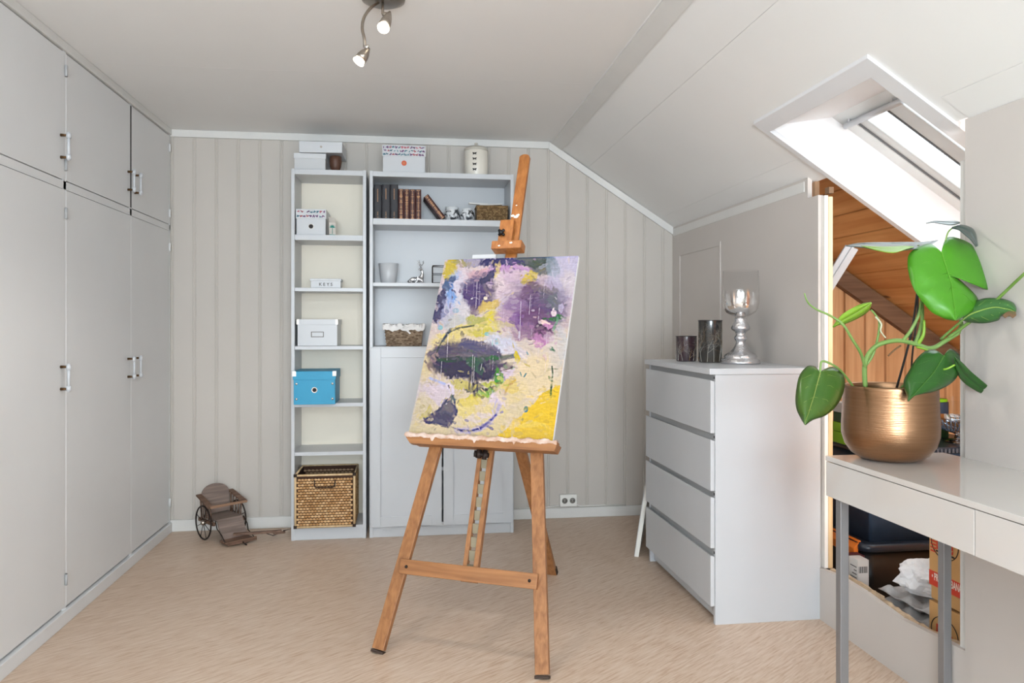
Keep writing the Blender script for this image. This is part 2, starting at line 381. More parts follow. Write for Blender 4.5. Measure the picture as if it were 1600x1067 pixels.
# opening edges: white casing board on the near side, raw stud on the far side
mb = MB().box(XW-.008, XW+.06, 2.022, 2.055, .21, 1.66); struct(mb, 'trim_6', M_trim, 'narrow white board edging the right side of the cut opening', 'trim')
mb = MB().box(XW-.006, XW+.008, 2.80, 2.8235, .206, 1.685); struct(mb, 'trim_7', mat('stud_white', (236, 232, 226), .5), 'white painted batten on the left side of the cut opening', 'trim')
mb = MB().box(XW+.0085, XW+.026, 2.797, 2.8235, .206, 1.68); struct(mb, 'trim_8', M_raww, 'raw pine stud behind the left side of the cut opening', 'trim')
mb = MB().box(XW+.001, XW+.02, 2.885, 2.902, 1.6905, 1.757).box(XW+.03, XW+.05, 2.83, 2.86, 1.70, 1.725); struct(mb, 'trim_9', mat('splintered_wood', (150, 118, 90), .8, var=.3), 'raw wood splinters above the batten at the ceiling', 'trim')
# torn hardboard edge on the low cut
mb = MB(); pts = []
y = 2.02
top = []
while y < 2.79: top.append((y, .205-.012*math.sin(y*9)+random.uniform(-.002, .005))); y += .018
for (a, za), (b, zb_) in zip(top[:-1], top[1:]):
    mb.hexa([(XW-.003, a, za-.012), (XW+.022, a, za-.012), (XW+.022, b, zb_-.012), (XW-.003, b, zb_-.012), (XW+.003, a, za+.001), (XW+.018, a, za+.003), (XW+.018, b, zb_+.003), (XW+.003, b, zb_+.001)])
mb.box(XW+.004, XW+.008, 2.44, 2.68, .20, .222)
struct(mb, 'trim_10', M_raw, 'torn brown hardboard edge along the bottom of the cut opening', 'trim')
# access hatch in the knee wall
mb = MB().box(XW-.010, XW-.0005, 3.805, 4.365, .66, 1.578)
dh = struct(mb, 'door_1', M_wallright, 'flat greige hatch panel in the knee wall behind the chest', 'door', .001)
mb = MB().box(XW-.024, XW-.0005, 3.775, 3.797, .64, 1.61).box(XW-.024, XW-.0005, 4.373, 4.39, .64, 1.61).box(XW-.024, XW-.0005, 3.797, 4.373, 1.588, 1.61)
struct(mb, 'hatch_frame', M_wallright, parent=dh)

# ---- attic behind the knee wall
mb = MB(); seam = [XS]
x = XS
while x < 3.2:
    x2 = min(x+.118, 3.25); c_ = .0035
    def strip(y0, y1):
        slopebox(mb, x+c_, x2-c_, y0, y1, .075, .10)
    if x2 < 1.40 or x > 2.62: strip(.5, 3.66)
    else: strip(.5, 2.075); strip(2.81, 3.66)
    x = x2
mb.use(M_pine)
o = struct(mb, 'ceiling', M_pine, 'varnished pine boards under the roof in the attic space', 'ceiling')
mb = MB(); slopebox(mb, XS-.02, 1.40, .45, 3.70, .101, .12); slopebox(mb, 2.62, 3.30, .45, 3.70, .101, .12)
slopebox(mb, 1.40, 2.62, .45, 2.07, .101, .12); slopebox(mb, 1.40, 2.62, 2.815, 3.70, .101, .12)
mb.box(XS-.03, XS-.01, .45, 3.7, HC+.03, HC+.2)
struct(mb, 'ceiling', M_beam, 'roof boarding above the attic space', 'ceiling')
mb = MB(); g = [XW+.03+.115*i for i in range(20)]
grooved(mb, 'x', 3.66, XW+.02, 3.25, g, lambda a: 0, lambda a: zs(a)+.08, -1, gw=.007, gd=.014); struct(mb, 'wall_back', M_pinew, 'upright pine boards closing off the attic space', 'wall')
mb = MB().box(XW+.02, 1.68, .48, .5, 0, 1.9).box(2.12, 3.25, .48, .5, 0, 1.5).box(1.68, 2.12, .48, .5, 0, .80).box(1.68, 2.12, .48, .5, 1.36, 1.8)
struct(MB().box(1.68, 1.71, .47, .51, .80, 1.36).box(2.09, 2.12, .47, .51, .80, 1.36).box(1.71, 2.09, .47, .51, .80, .83).box(1.71, 2.09, .47, .51, 1.33, 1.36), 'added_window_attic', M_trim, 'small unseen window added in the near end of the attic space', 'window')  # unseen opening added to go with the attic fill lamp
struct(mb, 'wall_front', M_pinew, 'pine boards at the near end of the attic space', 'wall')
struct(MB().box(3.25, 3.27, .48, 3.68, 0, .95), 'wall_right', M_pinew, 'low outer wall of the attic space', 'wall')
mb = MB(); a, b = XW+.025, 3.24
mb.hexa([(a, 3.615, zs(a)-.03), (b, 3.615, zs(b)-.03), (b, 3.655, zs(b)-.03), (a, 3.655, zs(a)-.03), (a, 3.615, zs(a)+.07), (b, 3.615, zs(b)+.07), (b, 3.655, zs(b)+.07), (a, 3.655, zs(a)+.07)])
struct(mb, 'trim_11', M_beam, 'dark aged rafter along the pine end wall', 'beam')

# ---- roof window: lining, frame, sash, glass, handle bar
IO = .223
X0r, X0i = 1.333, 1.385; Yr0, Yr1, Yi0, Yi1 = 2.055, 2.795, 2.12, 2.764; XT = 1.643; XB = 2.55
mb = MB()
# rim boards (flush with and slightly proud of the slope)
slopebox(mb, X0r, X0i, Yr0, Yr1, -.012, .010)
slopebox(mb, X0i, XB+.06, Yi1, Yr1, -.012, .010)
slopebox(mb, X0i, XB+.06, Yr0, Yi0, -.012, .010)
slopebox(mb, XB, XB+.06, Yi0, Yi1, -.012, .010)
wl = struct(mb, 'window_1', mat('lining_rim', (224, 224, 226), .45, var=.01), 'roof window with deep white lining over the attic opening', 'window', .001)
mb = MB()
def quad(a, b, c, d, t=.012, outw=(0, 0, 1)):
    n = Vector(outw)*t; v = [Vector(p) for p in (a, b, c, d)]; mb.hexa(v+[p+n for p in v])
quad((X0i, Yi0, zs(X0i, .01)), (X0i, Yi1, zs(X0i, .01)), (XT, Yi1, zs(XT, IO)), (XT, Yi0, zs(XT, IO)), .01, (0, 0, 1))
quad((X0i, Yi1, zs(X0i, .01)), (XB, Yi1, zs(XB, .01)), (XB, Yi1, zs(XB, IO)), (XT, Yi1, zs(XT, IO)), .03, (0, 1, 0))
quad((X0i, Yi0, zs(X0i, .01)), (XB, Yi0, zs(XB, .01)), (XB, Yi0, zs(XB, IO)), (XT, Yi0, zs(XT, IO)), .04, (0, -1, 0))
quad((XB, Yi0, zs(XB, .01)), (XB, Yi1, zs(XB, .01)), (XB, Yi1, zs(XB, IO)), (XB, Yi0, zs(XB, IO)), .03, (1, 0, 0))
struct(mb, 'window_lining', mat('lining_white', (240, 241, 243), .5, var=.008), parent=wl)
mb = MB()
slopebox(mb, XT-.05, XT+.045, Yi0-.04, Yi1+.04, IO, IO+.06)
slopebox(mb, XT, XB+.03, 2.705, Yi1+.04, IO, IO+.06)
slopebox(mb, XT, XB+.03, Yi0-.04, Yi0+.01, IO, IO+.06)
slopebox(mb, XB-.06, XB+.03, Yi0, Yi1, IO, IO+.06)
struct(mb, 'window_frame', mat('frame_white', (226, 228, 228), .4), parent=wl)
mb = MB()
slopebox(mb, XT+.045, XB-.06, 2.655, 2.70, IO+.012, IO+.05); slopebox(mb, XT+.045, XB-.06, 2.45, 2.525, IO+.012, IO+.05)
slopebox(mb, XT+.045, XT+.075, Yi0+.01, 2.70, IO+.012, IO+.05)
struct(mb, 'sash', mat('sash_white', (214, 216, 216), .4), parent=wl, bevel=.004)
mb = MB()
slopebox(mb, XT+.075, XB-.06, 2.525, 2.531, IO+.008, IO+.03); slopebox(mb, XT+.045, XB-.06, 2.7005, 2.7035, IO+.004, IO+.03)
struct(mb, 'seal', mat('rubber_seal', (120, 122, 124), .7), parent=wl)
mb = MB(); slopebox(mb, XT+.06, XB-.05, Yi0+.01, 2.66, IO+.034, IO+.038); struct(mb, 'window_pane', M_pane, parent=wl)
mb = MB(); zb_ = zs(XT+.05, IO)-.012
mb.tube([(XT+.040, 2.39, zb_+.002), (XT+.040, 2.735, zb_+.002)], .0125, 14).box(XT+.033, XT+.048, 2.70, 2.710, zb_, zb_+.04).box(XT+.033, XT+.048, 2.44, 2.450, zb_, zb_+.04)
struct(mb, 'handle_bar', mat('bar_aluminium', (205, 207, 210), .35, .3), parent=wl)

# ================================================================= BUILT-IN WARDROBE (left)
YW = YB-.004
wr = thing('built_in_wardrobe', 'white built-in wardrobe filling the whole left wall up to the ceiling', 'wardrobe', (XL, YW, 0))
def LW(mb_, x0, x1, y0, y1, z0, z1): mb_.box(x0-XL, x1-XL, y0-YW, y1-YW, z0, z1)
seams = [-2.49, -1.78, -1.07, -.35, .365, 1.075, 1.78, 2.472, 3.181, 3.893, YW-.015]
mb = MB()
LW(mb, XL-.58, XL-.022, YF+.02, YW, 0, .05); 
LW(mb, XL-.58, XL-.56, YF+.02, YW, .05, 2.25)
for s_ in seams[:-1]: LW(mb, XL-.58, XL-.0015, s_-.011, s_+.011, .05, 2.25)
LW(mb, XL-.58, XL-.0015, YW-.014, YW, .05, 2.25)
LW(mb, XL-.58, XL-.0015, YF+.02, YW, 1.704, 1.736)
LW(mb, XL-.58, XL-.02, YF+.02, YW, 2.25, HC-.001)
mb.build('carcass', M_ward, wr)
mb = MB(); LW(mb, XL-.0025, XL-.0011, seams[-2]-.0085, seams[-2]+.0085, 1.742, 2.238); mb.build('door_gap_shade', M_dark, wr)  # dark strip on the divider, painting the shade of an ajar gap
mb = MB(); LW(mb, XL-.02, XL+.012, YF+.02, YW, 0, .052); mb.build('plinth', M_ward, wr, .002)
mb = MB(); LW(mb, XL-.02, XL+.010, YF+.02, YW, 2.245, HC-.001); mb.build('top_strip', M_trim, wr, .002)
def handle(par, y, z0, side=1):
    m = MB().use(M_brass)
    for z in (z0+.012, z0+.098): m = MB().use(M_brass); m.tube([(.0005, y-YW, z), (.026, y-YW, z)], [.006, .0045], 8); m.build('handle_post', None, par)
    m = MB(); m.tube([(.030, y-YW, z0), (.030, y-YW, z0+.11)], .0055, 10); m.tube([(.030, y-YW, z0+.004), (.030, y-YW, z0+.024)], .009, 10); m.tube([(.030, y-YW, z0+.086), (.030, y-YW, z0+.106)], .009, 10)
    m.build('handle', M_white, par)
for i, (a, b) in enumerate(zip(seams[:-1], seams[1:])):
    last = i == len(seams)-2
    for low in (True, False):
        z0, z1 = (.062, 1.702) if low else (1.740, 2.240)
        ga = .009 if not (low and last) else .001; gb = .009 if not (low and i == len(seams)-3) else .001
        m = MB(); dd = .006 if (not low and last) else 0
        LW(m, XL-.018, XL-.0006, a+ga, b-gb, z0, z1)
        d = m.build('door', M_ward, wr, .0015)
        left_hinged = i % 2 == 1 or not last
        if last: y = a+.045
        elif i == len(seams)-3: y = b-.045
        elif i == len(seams)-4: y = b-.04
        else: y = (b-.04) if i % 2 else (a+.04)
        if i >= 3: handle(d, y, .91 if low else 1.81)
        hy = (b-.0) if last else (a if (i == len(seams)-3) else b)
        for hz in ([.17, 1.61] if low else [1.80, 2.17]):
            m = MB(); m.tube([(.004, hy-YW-(.012 if last else 0), hz-.022), (.004, hy-YW-(.012 if last else 0), hz+.022)], .0055, 8); m.build('hinge', M_ward, d)

# ================================================================= BOOKCASES
FB = 4.22; BB = 4.495
def xa(u, y):
    r = ray(u, 500); return r.x*y/r.y
def bookcase(name, label, x0, x1, shelves, extra_back):
    t = thing(name, label, 'bookcase', ((x0+x1)/2, FB, 0)); ox, oy = (x0+x1)/2, FB
    B = lambda m, a, b, c, d, e, f: m.box(a-ox, b-ox, c-oy, d-oy, e, f)
    for a in (x0, x1-.018): m = MB(); B(m, a, a+.018, FB, BB, 0, 2.02); m.build('side_panel', M_white, t, .001)
    m = MB(); B(m, x0+.018, x1-.018, FB+.002, BB, 2.0, 2.02) if False else B(m, x0+.018, x1-.018, FB+.001, BB, 1.99, 2.018); m.build('top_panel', M_white, t, .001)
    m = MB(); B(m, x0+.018, x1-.018, BB-.006, BB-.001, .05, 1.99); m.build('back_panel', extra_back, t)
    for zt, th in shelves:
        m = MB(); B(m, x0+.0185, x1-.0185, FB+.003, BB-.006, zt-th, zt); m.build('shelf', M_white, t, .001)
    m = MB(); B(m, x0+.018, x1-.018, FB+.004, FB+.018, .001, .058); m.build('plinth', M_white, t)
    return t, B
nb, Bn = bookcase('narrow_bookcase', 'narrow tall white bookcase left of the wide one, all shelves open', -.633, -.233, [(1.663, .03), (1.374, .02), (1.056, .02), (.744, .02), (.479, .02), (.075, .017)], M_whiteback)
wb, Bw = bookcase('wide_bookcase', 'wide tall white bookcase with open upper shelves and two doors below', -.215, .585, [(1.759, .034), (1.405, .02), (1.052, .02), (.70, .02), (.38, .02), (.075, .017)], M_white)
for a, b, lf in ((-.208, .180, 1), (.190, .578, 0)):
    ox, oy = .185, FB
    m = MB(); z0, z1 = .062, 1.046; fw = .055; y0, y1 = FB-.020, FB-.001
    Bw(m, a, a+fw, y0, y1, z0, z1); Bw(m, b-fw, b, y0, y1, z0, z1); Bw(m, a+fw, b-fw, y0, y1, z1-fw, z1); Bw(m, a+fw, b-fw, y0, y1, z0, z0+fw)
    d = m.build('door', M_white, wb, .0012)
    m = MB(); Bw(m, a+fw-.004, b-fw+.004, y0+.006, y1-.002, z0+fw-.004, z1-fw+.004); m.build('door_panel', M_white, d)

# ---- boxes etc.
def fleaf(mb_, c, A, B, ln, wd, ang, lift):
    c = Vector(c); A = Vector(A); B = Vector(B); n = A.cross(B)
    ca, sa = math.cos(ang), math.sin(ang)
    U = A*ca+B*sa; V = B*ca-A*sa
    mb_.add([c-U*ln+n*lift, c-U*ln*.3+V*wd+n*lift, c+U*ln*.4+V*wd*.8+n*lift, c+U*ln+n*lift, c+U*ln*.4-V*wd*.8+n*lift, c-U*ln*.3-V*wd+n*lift], [(0, 5, 4, 3, 2, 1)])
def floral(mb_, x0, x1, z0, z1, y, cell=.0165):
    """rows of small painted leaves on a lid front"""
    nx = max(1, int((x1-x0)/cell)); nz = max(1, int((z1-z0)/cell))
    for i in range(nx):
        for j in range(nz):
            mb_.use(random.choice([M_purple, M_teal, M_pink, M_teal, M_purple]))
            c = (x0+(i+.5+.25*(j % 2))*(x1-x0)/(nx+.3), y, z0+(j+.5)*(z1-z0)/nz)
            for k in (-1, 0, 1):
                if random.random() < .8: fleaf(mb_, (c[0]+k*cell*.22, y, c[2]+random.uniform(-1, 1)*cell*.2), (1, 0, 0), (0, 0, 1), cell*.42, cell*.17, random.uniform(0, PI), .0006)
def boxthing(name, label, cat, x, y, z, wx, dy, h, lidh, mbody, mlid, rz=0, over=.003, group=None, fl=False):
    t = thing(name, label, cat, (x, y, z), rz, group)
    m = MB(); m.box(-wx/2, wx/2, 0, dy, .0003, h-.002); m.build('body', mbody, t, .0012)
    m = MB(); m.use(mlid).box(-wx/2-over, wx/2+over, -over, dy+over, h-lidh, h)
    if fl: floral(m, -wx/2, wx/2, h-lidh+.002, h-.002, -over)
    l = m.build('lid', None, t, 0 if fl else .0012)
    return t, l
# top of the narrow bookcase
t, l = boxthing('storage_box', 'light grey lidded box on top of the narrow bookcase, under the tilted white box', 'box', -.536, 4.235, 2.020, .165, .24, .088, .028, mat('pale_grey_board', (196, 198, 200), .6), mat('pale_grey_board2', (206, 208, 210), .6))
t = thing('storage_box', 'shallow white box with metal eyelet lying across the grey box on the narrow bookcase', 'box', (-.475, 4.226, 2.110), .0)
m = MB(); m.hexa([(-.118, 0, 0), (.113, 0, .004), (.118, .22, .004), (-.118, .22, 0), (-.118, -.004, .062), (.113, -.004, .062), (.118, .22, .062), (-.118, .22, .062)]); m.build('body', M_white, t, .002)
m = MB(); m.tube([(.0, -.0065, .033), (.0, -.0015, .033)], .006, 12); m.build('eyelet', M_steel, t)
m = MB(); m.use(mat('russet_leather', (92, 62, 48), .5)); m.lathe([(.001, 0), (.020, .004), (.030, .03), (.034, .06), (.032, .086), (.028, .0885)], 20); tag(m.build('pouch', None, None, loc=None), 'small russet bowl shape propping the white box on the narrow bookcase', 'bowl')
bpy.data.objects['pouch'].location = (-.405, 4.30, 2.020); bpy.data.objects['pouch'].name = 'bowl'
# narrow shelf items
t, l = boxthing('photo_box', 'small white box with floral lid and round hole on the narrow bookcase', 'box', -.530, 4.238, 1.6635, .155, .22, .140, .052, M_white, M_white, fl=True)
m = MB(); m.use(M_steel).tube([(0, -.003, .046), (0, .0, .046)], .0135, 18).use(M_ink).tube([(0, -.0042, .046), (0, -.003, .046)], .0115, 18); m.build('hole_ring', None, t)
t = thing('gift_carton', 'small pale carton with a teal palm picture beside the floral box', 'carton', (-.420, 4.275, 1.6635), .35)
m = MB(); m.box(-.018, .018, 0, .05, 0, .075); m.hexa([(-.018, 0, .075), (.018, 0, .075), (.018, .05, .075), (-.018, .05, .075), (-.014, .02, .105), (.014, .02, .105), (.014, .03, .105), (-.014, .03, .105)]); m.build('body', mat('pale_carton', (214, 206, 196), .6), t)
m = MB().use(mat('palm_teal', (46, 140, 130), .6)); m.box(-.0015, .0015, -.0008, -.0002, .012, .045)
for k in range(7): fleaf(m, (.008*math.cos(k*.52), -.0002, .047+.008*math.sin(k*.52)), (1, 0, 0), (0, 0, 1), .010, .0025, k*.52, .0006)
m.box(-.017, .017, -.0008, -.0002, .002, .008); m.build('palm_print', None, t)
t, l = boxthing('key_box', 'small white wooden box lettered KEYS on the narrow bookcase', 'box', -.452, 4.24, 1.3745, .160, .10, .050, .012, M_white, M_white, over=.004)
m = MB(); textmb(m, 'K E Y S', .024, (0, -.0005, .0185), (1, 0, 0), (0, 0, 1), bold=.0006); m.build('lettering', mat('grey_print', (96, 92, 90), .6), t)
t, l = boxthing('archive_box', 'white cardboard box with metal corners and empty label holder on the narrow bookcase', 'box', -.496, 4.236, 1.0565, .212, .235, .146, .030, M_white, M_white)
m = MB()
for sx in (-1, 1):
    m.box(sx*.109-.009*(sx > 0)-.001, sx*.109+.009*(sx < 0)+.001, -.0045, -.002, .118, .1475); m.box(sx*.109-.012*(sx > 0)-.001, sx*.109+.012*(sx < 0)+.001, -.0045, .010, .1455, .1475)
m.build('metal_corner', M_steel, t)
m = MB(); a, b, c, d = -.034, .034, .048, .078
for q in ((a, b, c, c+.004), (a, b, d-.004, d), (a, a+.004, c, d), (b-.004, b, c, d)): m.box(q[0], q[1], -.0025, .0, q[2], q[3])
m.build('label_holder', mat('dark_pewter', (90, 84, 78), .4, .7), t)
t, l = boxthing('storage_box', 'turquoise lidded cardboard box with metal studs, sticking out of the narrow bookcase', 'box', -.502, 4.155, .7445, .216, .27, .178, .045, M_blue, M_blue, over=.004)
m = MB()
for sx in (-1, 1):
    for z in (.030, .112): m.lathe([(.007, 0), (.006, .002), (.001, .003)], 12, (sx*.094, -.0002, z), R=Matrix.Rotation(PI/2, 3, 'X'))
m.build('stud', M_chrome, t)
m = MB()
for sx in (-1, 1): m.box(sx*.115-.02*(sx > 0), sx*.115+.02*(sx < 0), -.0058, -.0035, .152, .179)
m.build('metal_corner', M_chrome, t)
m = MB(); m.use(M_chrome).tube([(0, -.002, .078), (0, .0, .078)], .0155, 20).use(M_ink).tube([(0, -.0035, .078), (0, -.002, .078)], .0105, 20); m.build('finger_hole', None, t)

# woven things
def stitch(mb_, c, U, V, N, lu, lv, h):
    c = Vector(c); U = Vector(U); V = Vector(V); N = Vector(N)
    ring = [(-1, -.45), (-1, .45), (-.45, 1), (.45, 1), (1, .45), (1, -.45), (.45, -1), (-.45, -1)]
    vs = [c+U*a*lu+V*b*lv for a, b in ring]+[c+U*a*lu*.55+V*b*lv*.55+N*h for a, b in ring]
    mb_.add(vs, [(i, (i+1) % 8, 8+(i+1) % 8, 8+i) for i in range(8)]+[tuple(range(8, 16))], True)
def weave(mb_, P, U, V, N, nu, nv, h, fill=.88, mats=None, tilt=0):
    """P(s,t) returns a point on the wall, s,t in 0..1"""
    for j in range(nv):
        for i in range(nu):
            s0 = (i+.5*(j % 2)+.25)/(nu+.25); t0 = (j+.5)/nv
            if s0 > 1: continue
            c = P(s0, t0); lu = (P(1, t0)-P(0, t0)).length/nu/2*fill*1.12; lv = (P(s0, 1)-P(s0, 0)).length/nv/2*fill
            if mats: mb_.use(random.choice(mats))
            stitch(mb_, c, U, V, N, lu, lv, h)
M_ra = [mat('hyacinth_a', (206, 164, 114), .6, var=.1), mat('hyacinth_b', (186, 142, 92), .6, var=.1), mat('hyacinth_c', (222, 184, 136), .6, var=.1)]
t = thing('wicker_basket', 'large open square wicker basket with dark wire handle in the bottom of the narrow bookcase', 'basket', (-.450, 4.182, .0755))
W2, D, Hh = .1555, .28, .285
m = MB().use(M_rattandk); th = .008
m.box(-W2, W2, 0, th, 0, Hh).box(-W2, W2, D-th, D, 0, Hh).box(-W2, -W2+th, th, D-th, 0, Hh).box(W2-th, W2, th, D-th, 0, Hh).box(-W2, W2, 0, D, 0, .006)
m.build('inner_weave', None, t)
m = MB()
weave(m, lambda s, q: Vector((-W2+.008+s*(2*W2-.016), -.0005, .012+q*(Hh-.03))), (1, 0, 0), (0, 0, 1), (0, -1, 0), 17, 18, .006, .84, M_ra)
weave(m, lambda s, q: Vector((W2+.0005, .008+s*(D-.016), .012+q*(Hh-.03))), (0, 1, 0), (0, 0, 1), (1, 0, 0), 13, 18, .006, .90, M_ra)
weave(m, lambda s, q: Vector((-W2+.01+s*(2*W2-.02), D-th-.0005, .012+q*(Hh-.03))), (-1, 0, 0), (0, 0, 1), (0, -1, 0), 13, 17, .004, .8, [M_wick])
m.build('woven_wall', None, t)
m = MB()
for z in (.006, Hh): m.tube([(-W2, 0, z), (W2, 0, z), (W2, D, z), (-W2, D, z), (-W2, 0, z)], .006, 8)
for x, y in ((-W2, 0), (W2, 0), (W2, D), (-W2, D)): m.tube([(x, y, 0.006), (x, y, Hh)], .006, 8)
m.build('frame', M_raww, t)
m = MB()
for x in (-W2, W2):
    for z in (.008, Hh): m.box(x-.0085, x+.0085, -.0085, .006, z-.0075, z+.0075)
m.build('corner_binding', mat('dark_rope', (48, 34, 26), .8), t)
m = MB(); m.tube([(-.055, -.008, Hh-.025), (-.052, -.014, Hh-.06), (-.044, -.015, Hh-.064), (.044, -.015, Hh-.064), (.052, -.014, Hh-.06), (.055, -.008, Hh-.025)], .0032, 8); m.build('handle', M_iron, t)

# ---- wide bookcase: top
t, l = boxthing('photo_box', 'white box with floral lid and round orange sticker on top of the wide bookcase', 'box', -.027, 4.24, 2.0185, .232, .2, .150, .062, M_white, M_white, fl=True)
m = MB(); m.use(mat('orange_sticker', (206, 92, 56), .5)).tube([(0, -.0012, .052), (0, 0.0, .052)], .0145, 20).use(M_kraft)
for q in (-.004, .0, .004): m.box(-.008+abs(q), .008-abs(q), -.0018, -.0012, .052+q-.0008, .052+q+.0008)
m.build('sticker', None, t)
t = thing('lidded_canister', 'tall cream canister with four dark butterflies and knobbed lid on the wide bookcase', 'canister', (xa(744, 4.32), 4.32, 2.0185))
m = MB(); m.lathe([(.066, 0), (.068, .004), (.068, .148), (.066, .150)], 40); m.build('body', mat('cream_ceramic', (226, 220, 208), .3), t)
m = MB(); m.lathe([(.069, .146), (.070, .150), (.068, .160), (.055, .170), (.02, .176), (.006, .177), (.005, .184), (.010, .188), (.009, .195), (.001, .198)], 40); m.build('lid', mat('cream_ceramic2', (196, 190, 178), .35), t)
m = MB(); dv = Vector((-.22, -1, 0)).normalized(); A = Vector((1, -.22, 0)).normalized()
for k in range(4):
    z = .122-k*.030
    for sx in (-1, 1):
        c = dv*.0685+A*sx*.006+Vector((0, 0, z)); fleaf(m, c+Vector((0, 0, .002)), A, (0, 0, 1), .008, .0035, sx*.5 if sx > 0 else PI-.5, .0012); fleaf(m, c+Vector((0, 0, -.0035)), A, (0, 0, 1), .0055, .003, -sx*.6 if sx > 0 else PI+.6, .0012)
    c = dv*.0700+Vector((0, 0, z)); fleaf(m, c, A, (0, 0, 1), .007, .0012, PI/2, .0008)
m.build('butterflies', M_ink, t)

# ---- books
def book(name, label, x, y, z, wd, dp, h, mc, marks, group=None, lean=0):
    t = thing(name, label, 'book', (x, y, z), 0, group)
    R = Matrix.Rotation(lean, 4, 'Y')
    m = MB(); m.M = R; m.use(mc)
    # spine rounded, covers
    n = 6; pr = [(-wd/2, .004)]+[(-wd/2*math.cos(PI*k/n), .004-.004*math.sin(PI*k/n)) for k in range(1, n)]+[(wd/2, .004), (wd/2, dp), (wd/2-.002, dp), (wd/2-.002, .008), (-wd/2+.002, .008), (-wd/2+.002, dp), (-wd/2, dp)]
    m.prism(pr, h, ((0, 0, 0), (1, 0, 0), (0, 1, 0), (0, 0, 1)))
    m.build('cover', None, t)
    m = MB(); m.M = R; m.box(-wd/2+.0022, wd/2-.0022, .0085, dp-.003, .003, h-.003); m.build('pages', M_pages, t)
    m = MB(); m.M = R; m.use(M_gold)
    w_ = wd*.34
    for (a, b, hh) in marks:
        m.box(-w_*hh, w_*hh, -.0007, .0015, a*h, b*h)
    m.build('gilt_print', None, t); return t
xs_ = .0
x = -.1935
lab = ['first from the left of the three black leather books with small gilt print', 'middle one of the three black leather books with small gilt print', 'right one of the three black leather books, next to the oxblood books']
for k, wd in enumerate((.044, .046, .044)):
    rr_ = [(.85-.035*j, .85-.035*j+.018, .13) for j in range(9 if k else 11)]+[(.10+.03*j, .10+.03*j+.012, .12) for j in range(4)]+[(.04, .048, .3)]
    book('leather_book', lab[k], x+wd/2, 4.243, 1.7595, wd-.001, .16, .192-.003*(k == 0), M_bookblack, rr_, 'black leather books on the top shelf'); x += wd
lab = ['first oxblood book with gilt spine, touching the black books', 'second oxblood book with gilt spine from the black books', 'third oxblood book with gilt spine from the black books', 'fourth oxblood gilt book, the last one still upright']
def gilt():
    q = [(.02, .03, .9), (.96, .975, .9), (.75, .757, .9), (.55, .557, .9), (.28, .287, .9)]
    z = .04
    while z < .94:
        q.append((z, z+.024, random.choice([.15, .3, .45, .6]))); z += .048
    return q
for k, wd in enumerate((.032, .031, .032, .033)):
    book('leather_book', lab[k], x+wd/2, 4.246, 1.7595, wd-.001, .14, .168, M_bookbrown, gilt(), 'oxblood books on the top shelf'); x += wd
book('leather_book', 'oxblood book with gilt spine leaning at the end of the row', x+.122, 4.246, 1.7600+.016*math.sin(.62)*.95, .031, .14, .158, M_bookbrown, gilt(), None, -.66)
# marbled jars
def vmat(name, a, b, sc):
    m = mat(name, a, .15, rgb2=b, scale=sc, coat=.5)
    for n in m.node_tree.nodes:
        if n.type == 'TEX_NOISE': n.inputs['Distortion'].default_value = 2.5
        if n.type == 'VALTORGB': n.color_ramp.elements[0].position = .42; n.color_ramp.elements[1].position = .56
    return m
M_marb = vmat('marbled_glass', (50, 54, 60), (226, 228, 230), 14)
t = thing('marbled_jar', 'taller black and white marbled jar on the top shelf, left of the squat one', 'jar', (xa(706, 4.33), 4.32, 1.7595))
m = MB(); m.lathe([(.034, 0), (.043, .006), (.046, .03), (.044, .056), (.036, .066), (.036, .070)], 30); m.build('body', M_marb, t)
m = MB(); m.lathe([(.037, .068), (.038, .070), (.038, .083), (.033, .084), (.033, .07)], 30, capb=False, capt=False); m.build('rim', mat('frosted_rim', (214, 218, 220), .2), t)
t = thing('marbled_jar', 'squat black and white marbled jar on the top shelf, beside the basket', 'jar', (xa(729.5, 4.33), 4.30, 1.7595))
m = MB(); m.lathe([(.026, 0), (.037, .012), (.041, .034), (.037, .052), (.028, .062), (.027, .066)], 30); m.build('body', M_marb, t)
m = MB(); m.lathe([(.028, .064), (.029, .066), (.029, .074), (.024, .074), (.024, .066)], 30, capb=False, capt=False); m.build('rim', mat('frosted_rim', (0, 0, 0)), t)
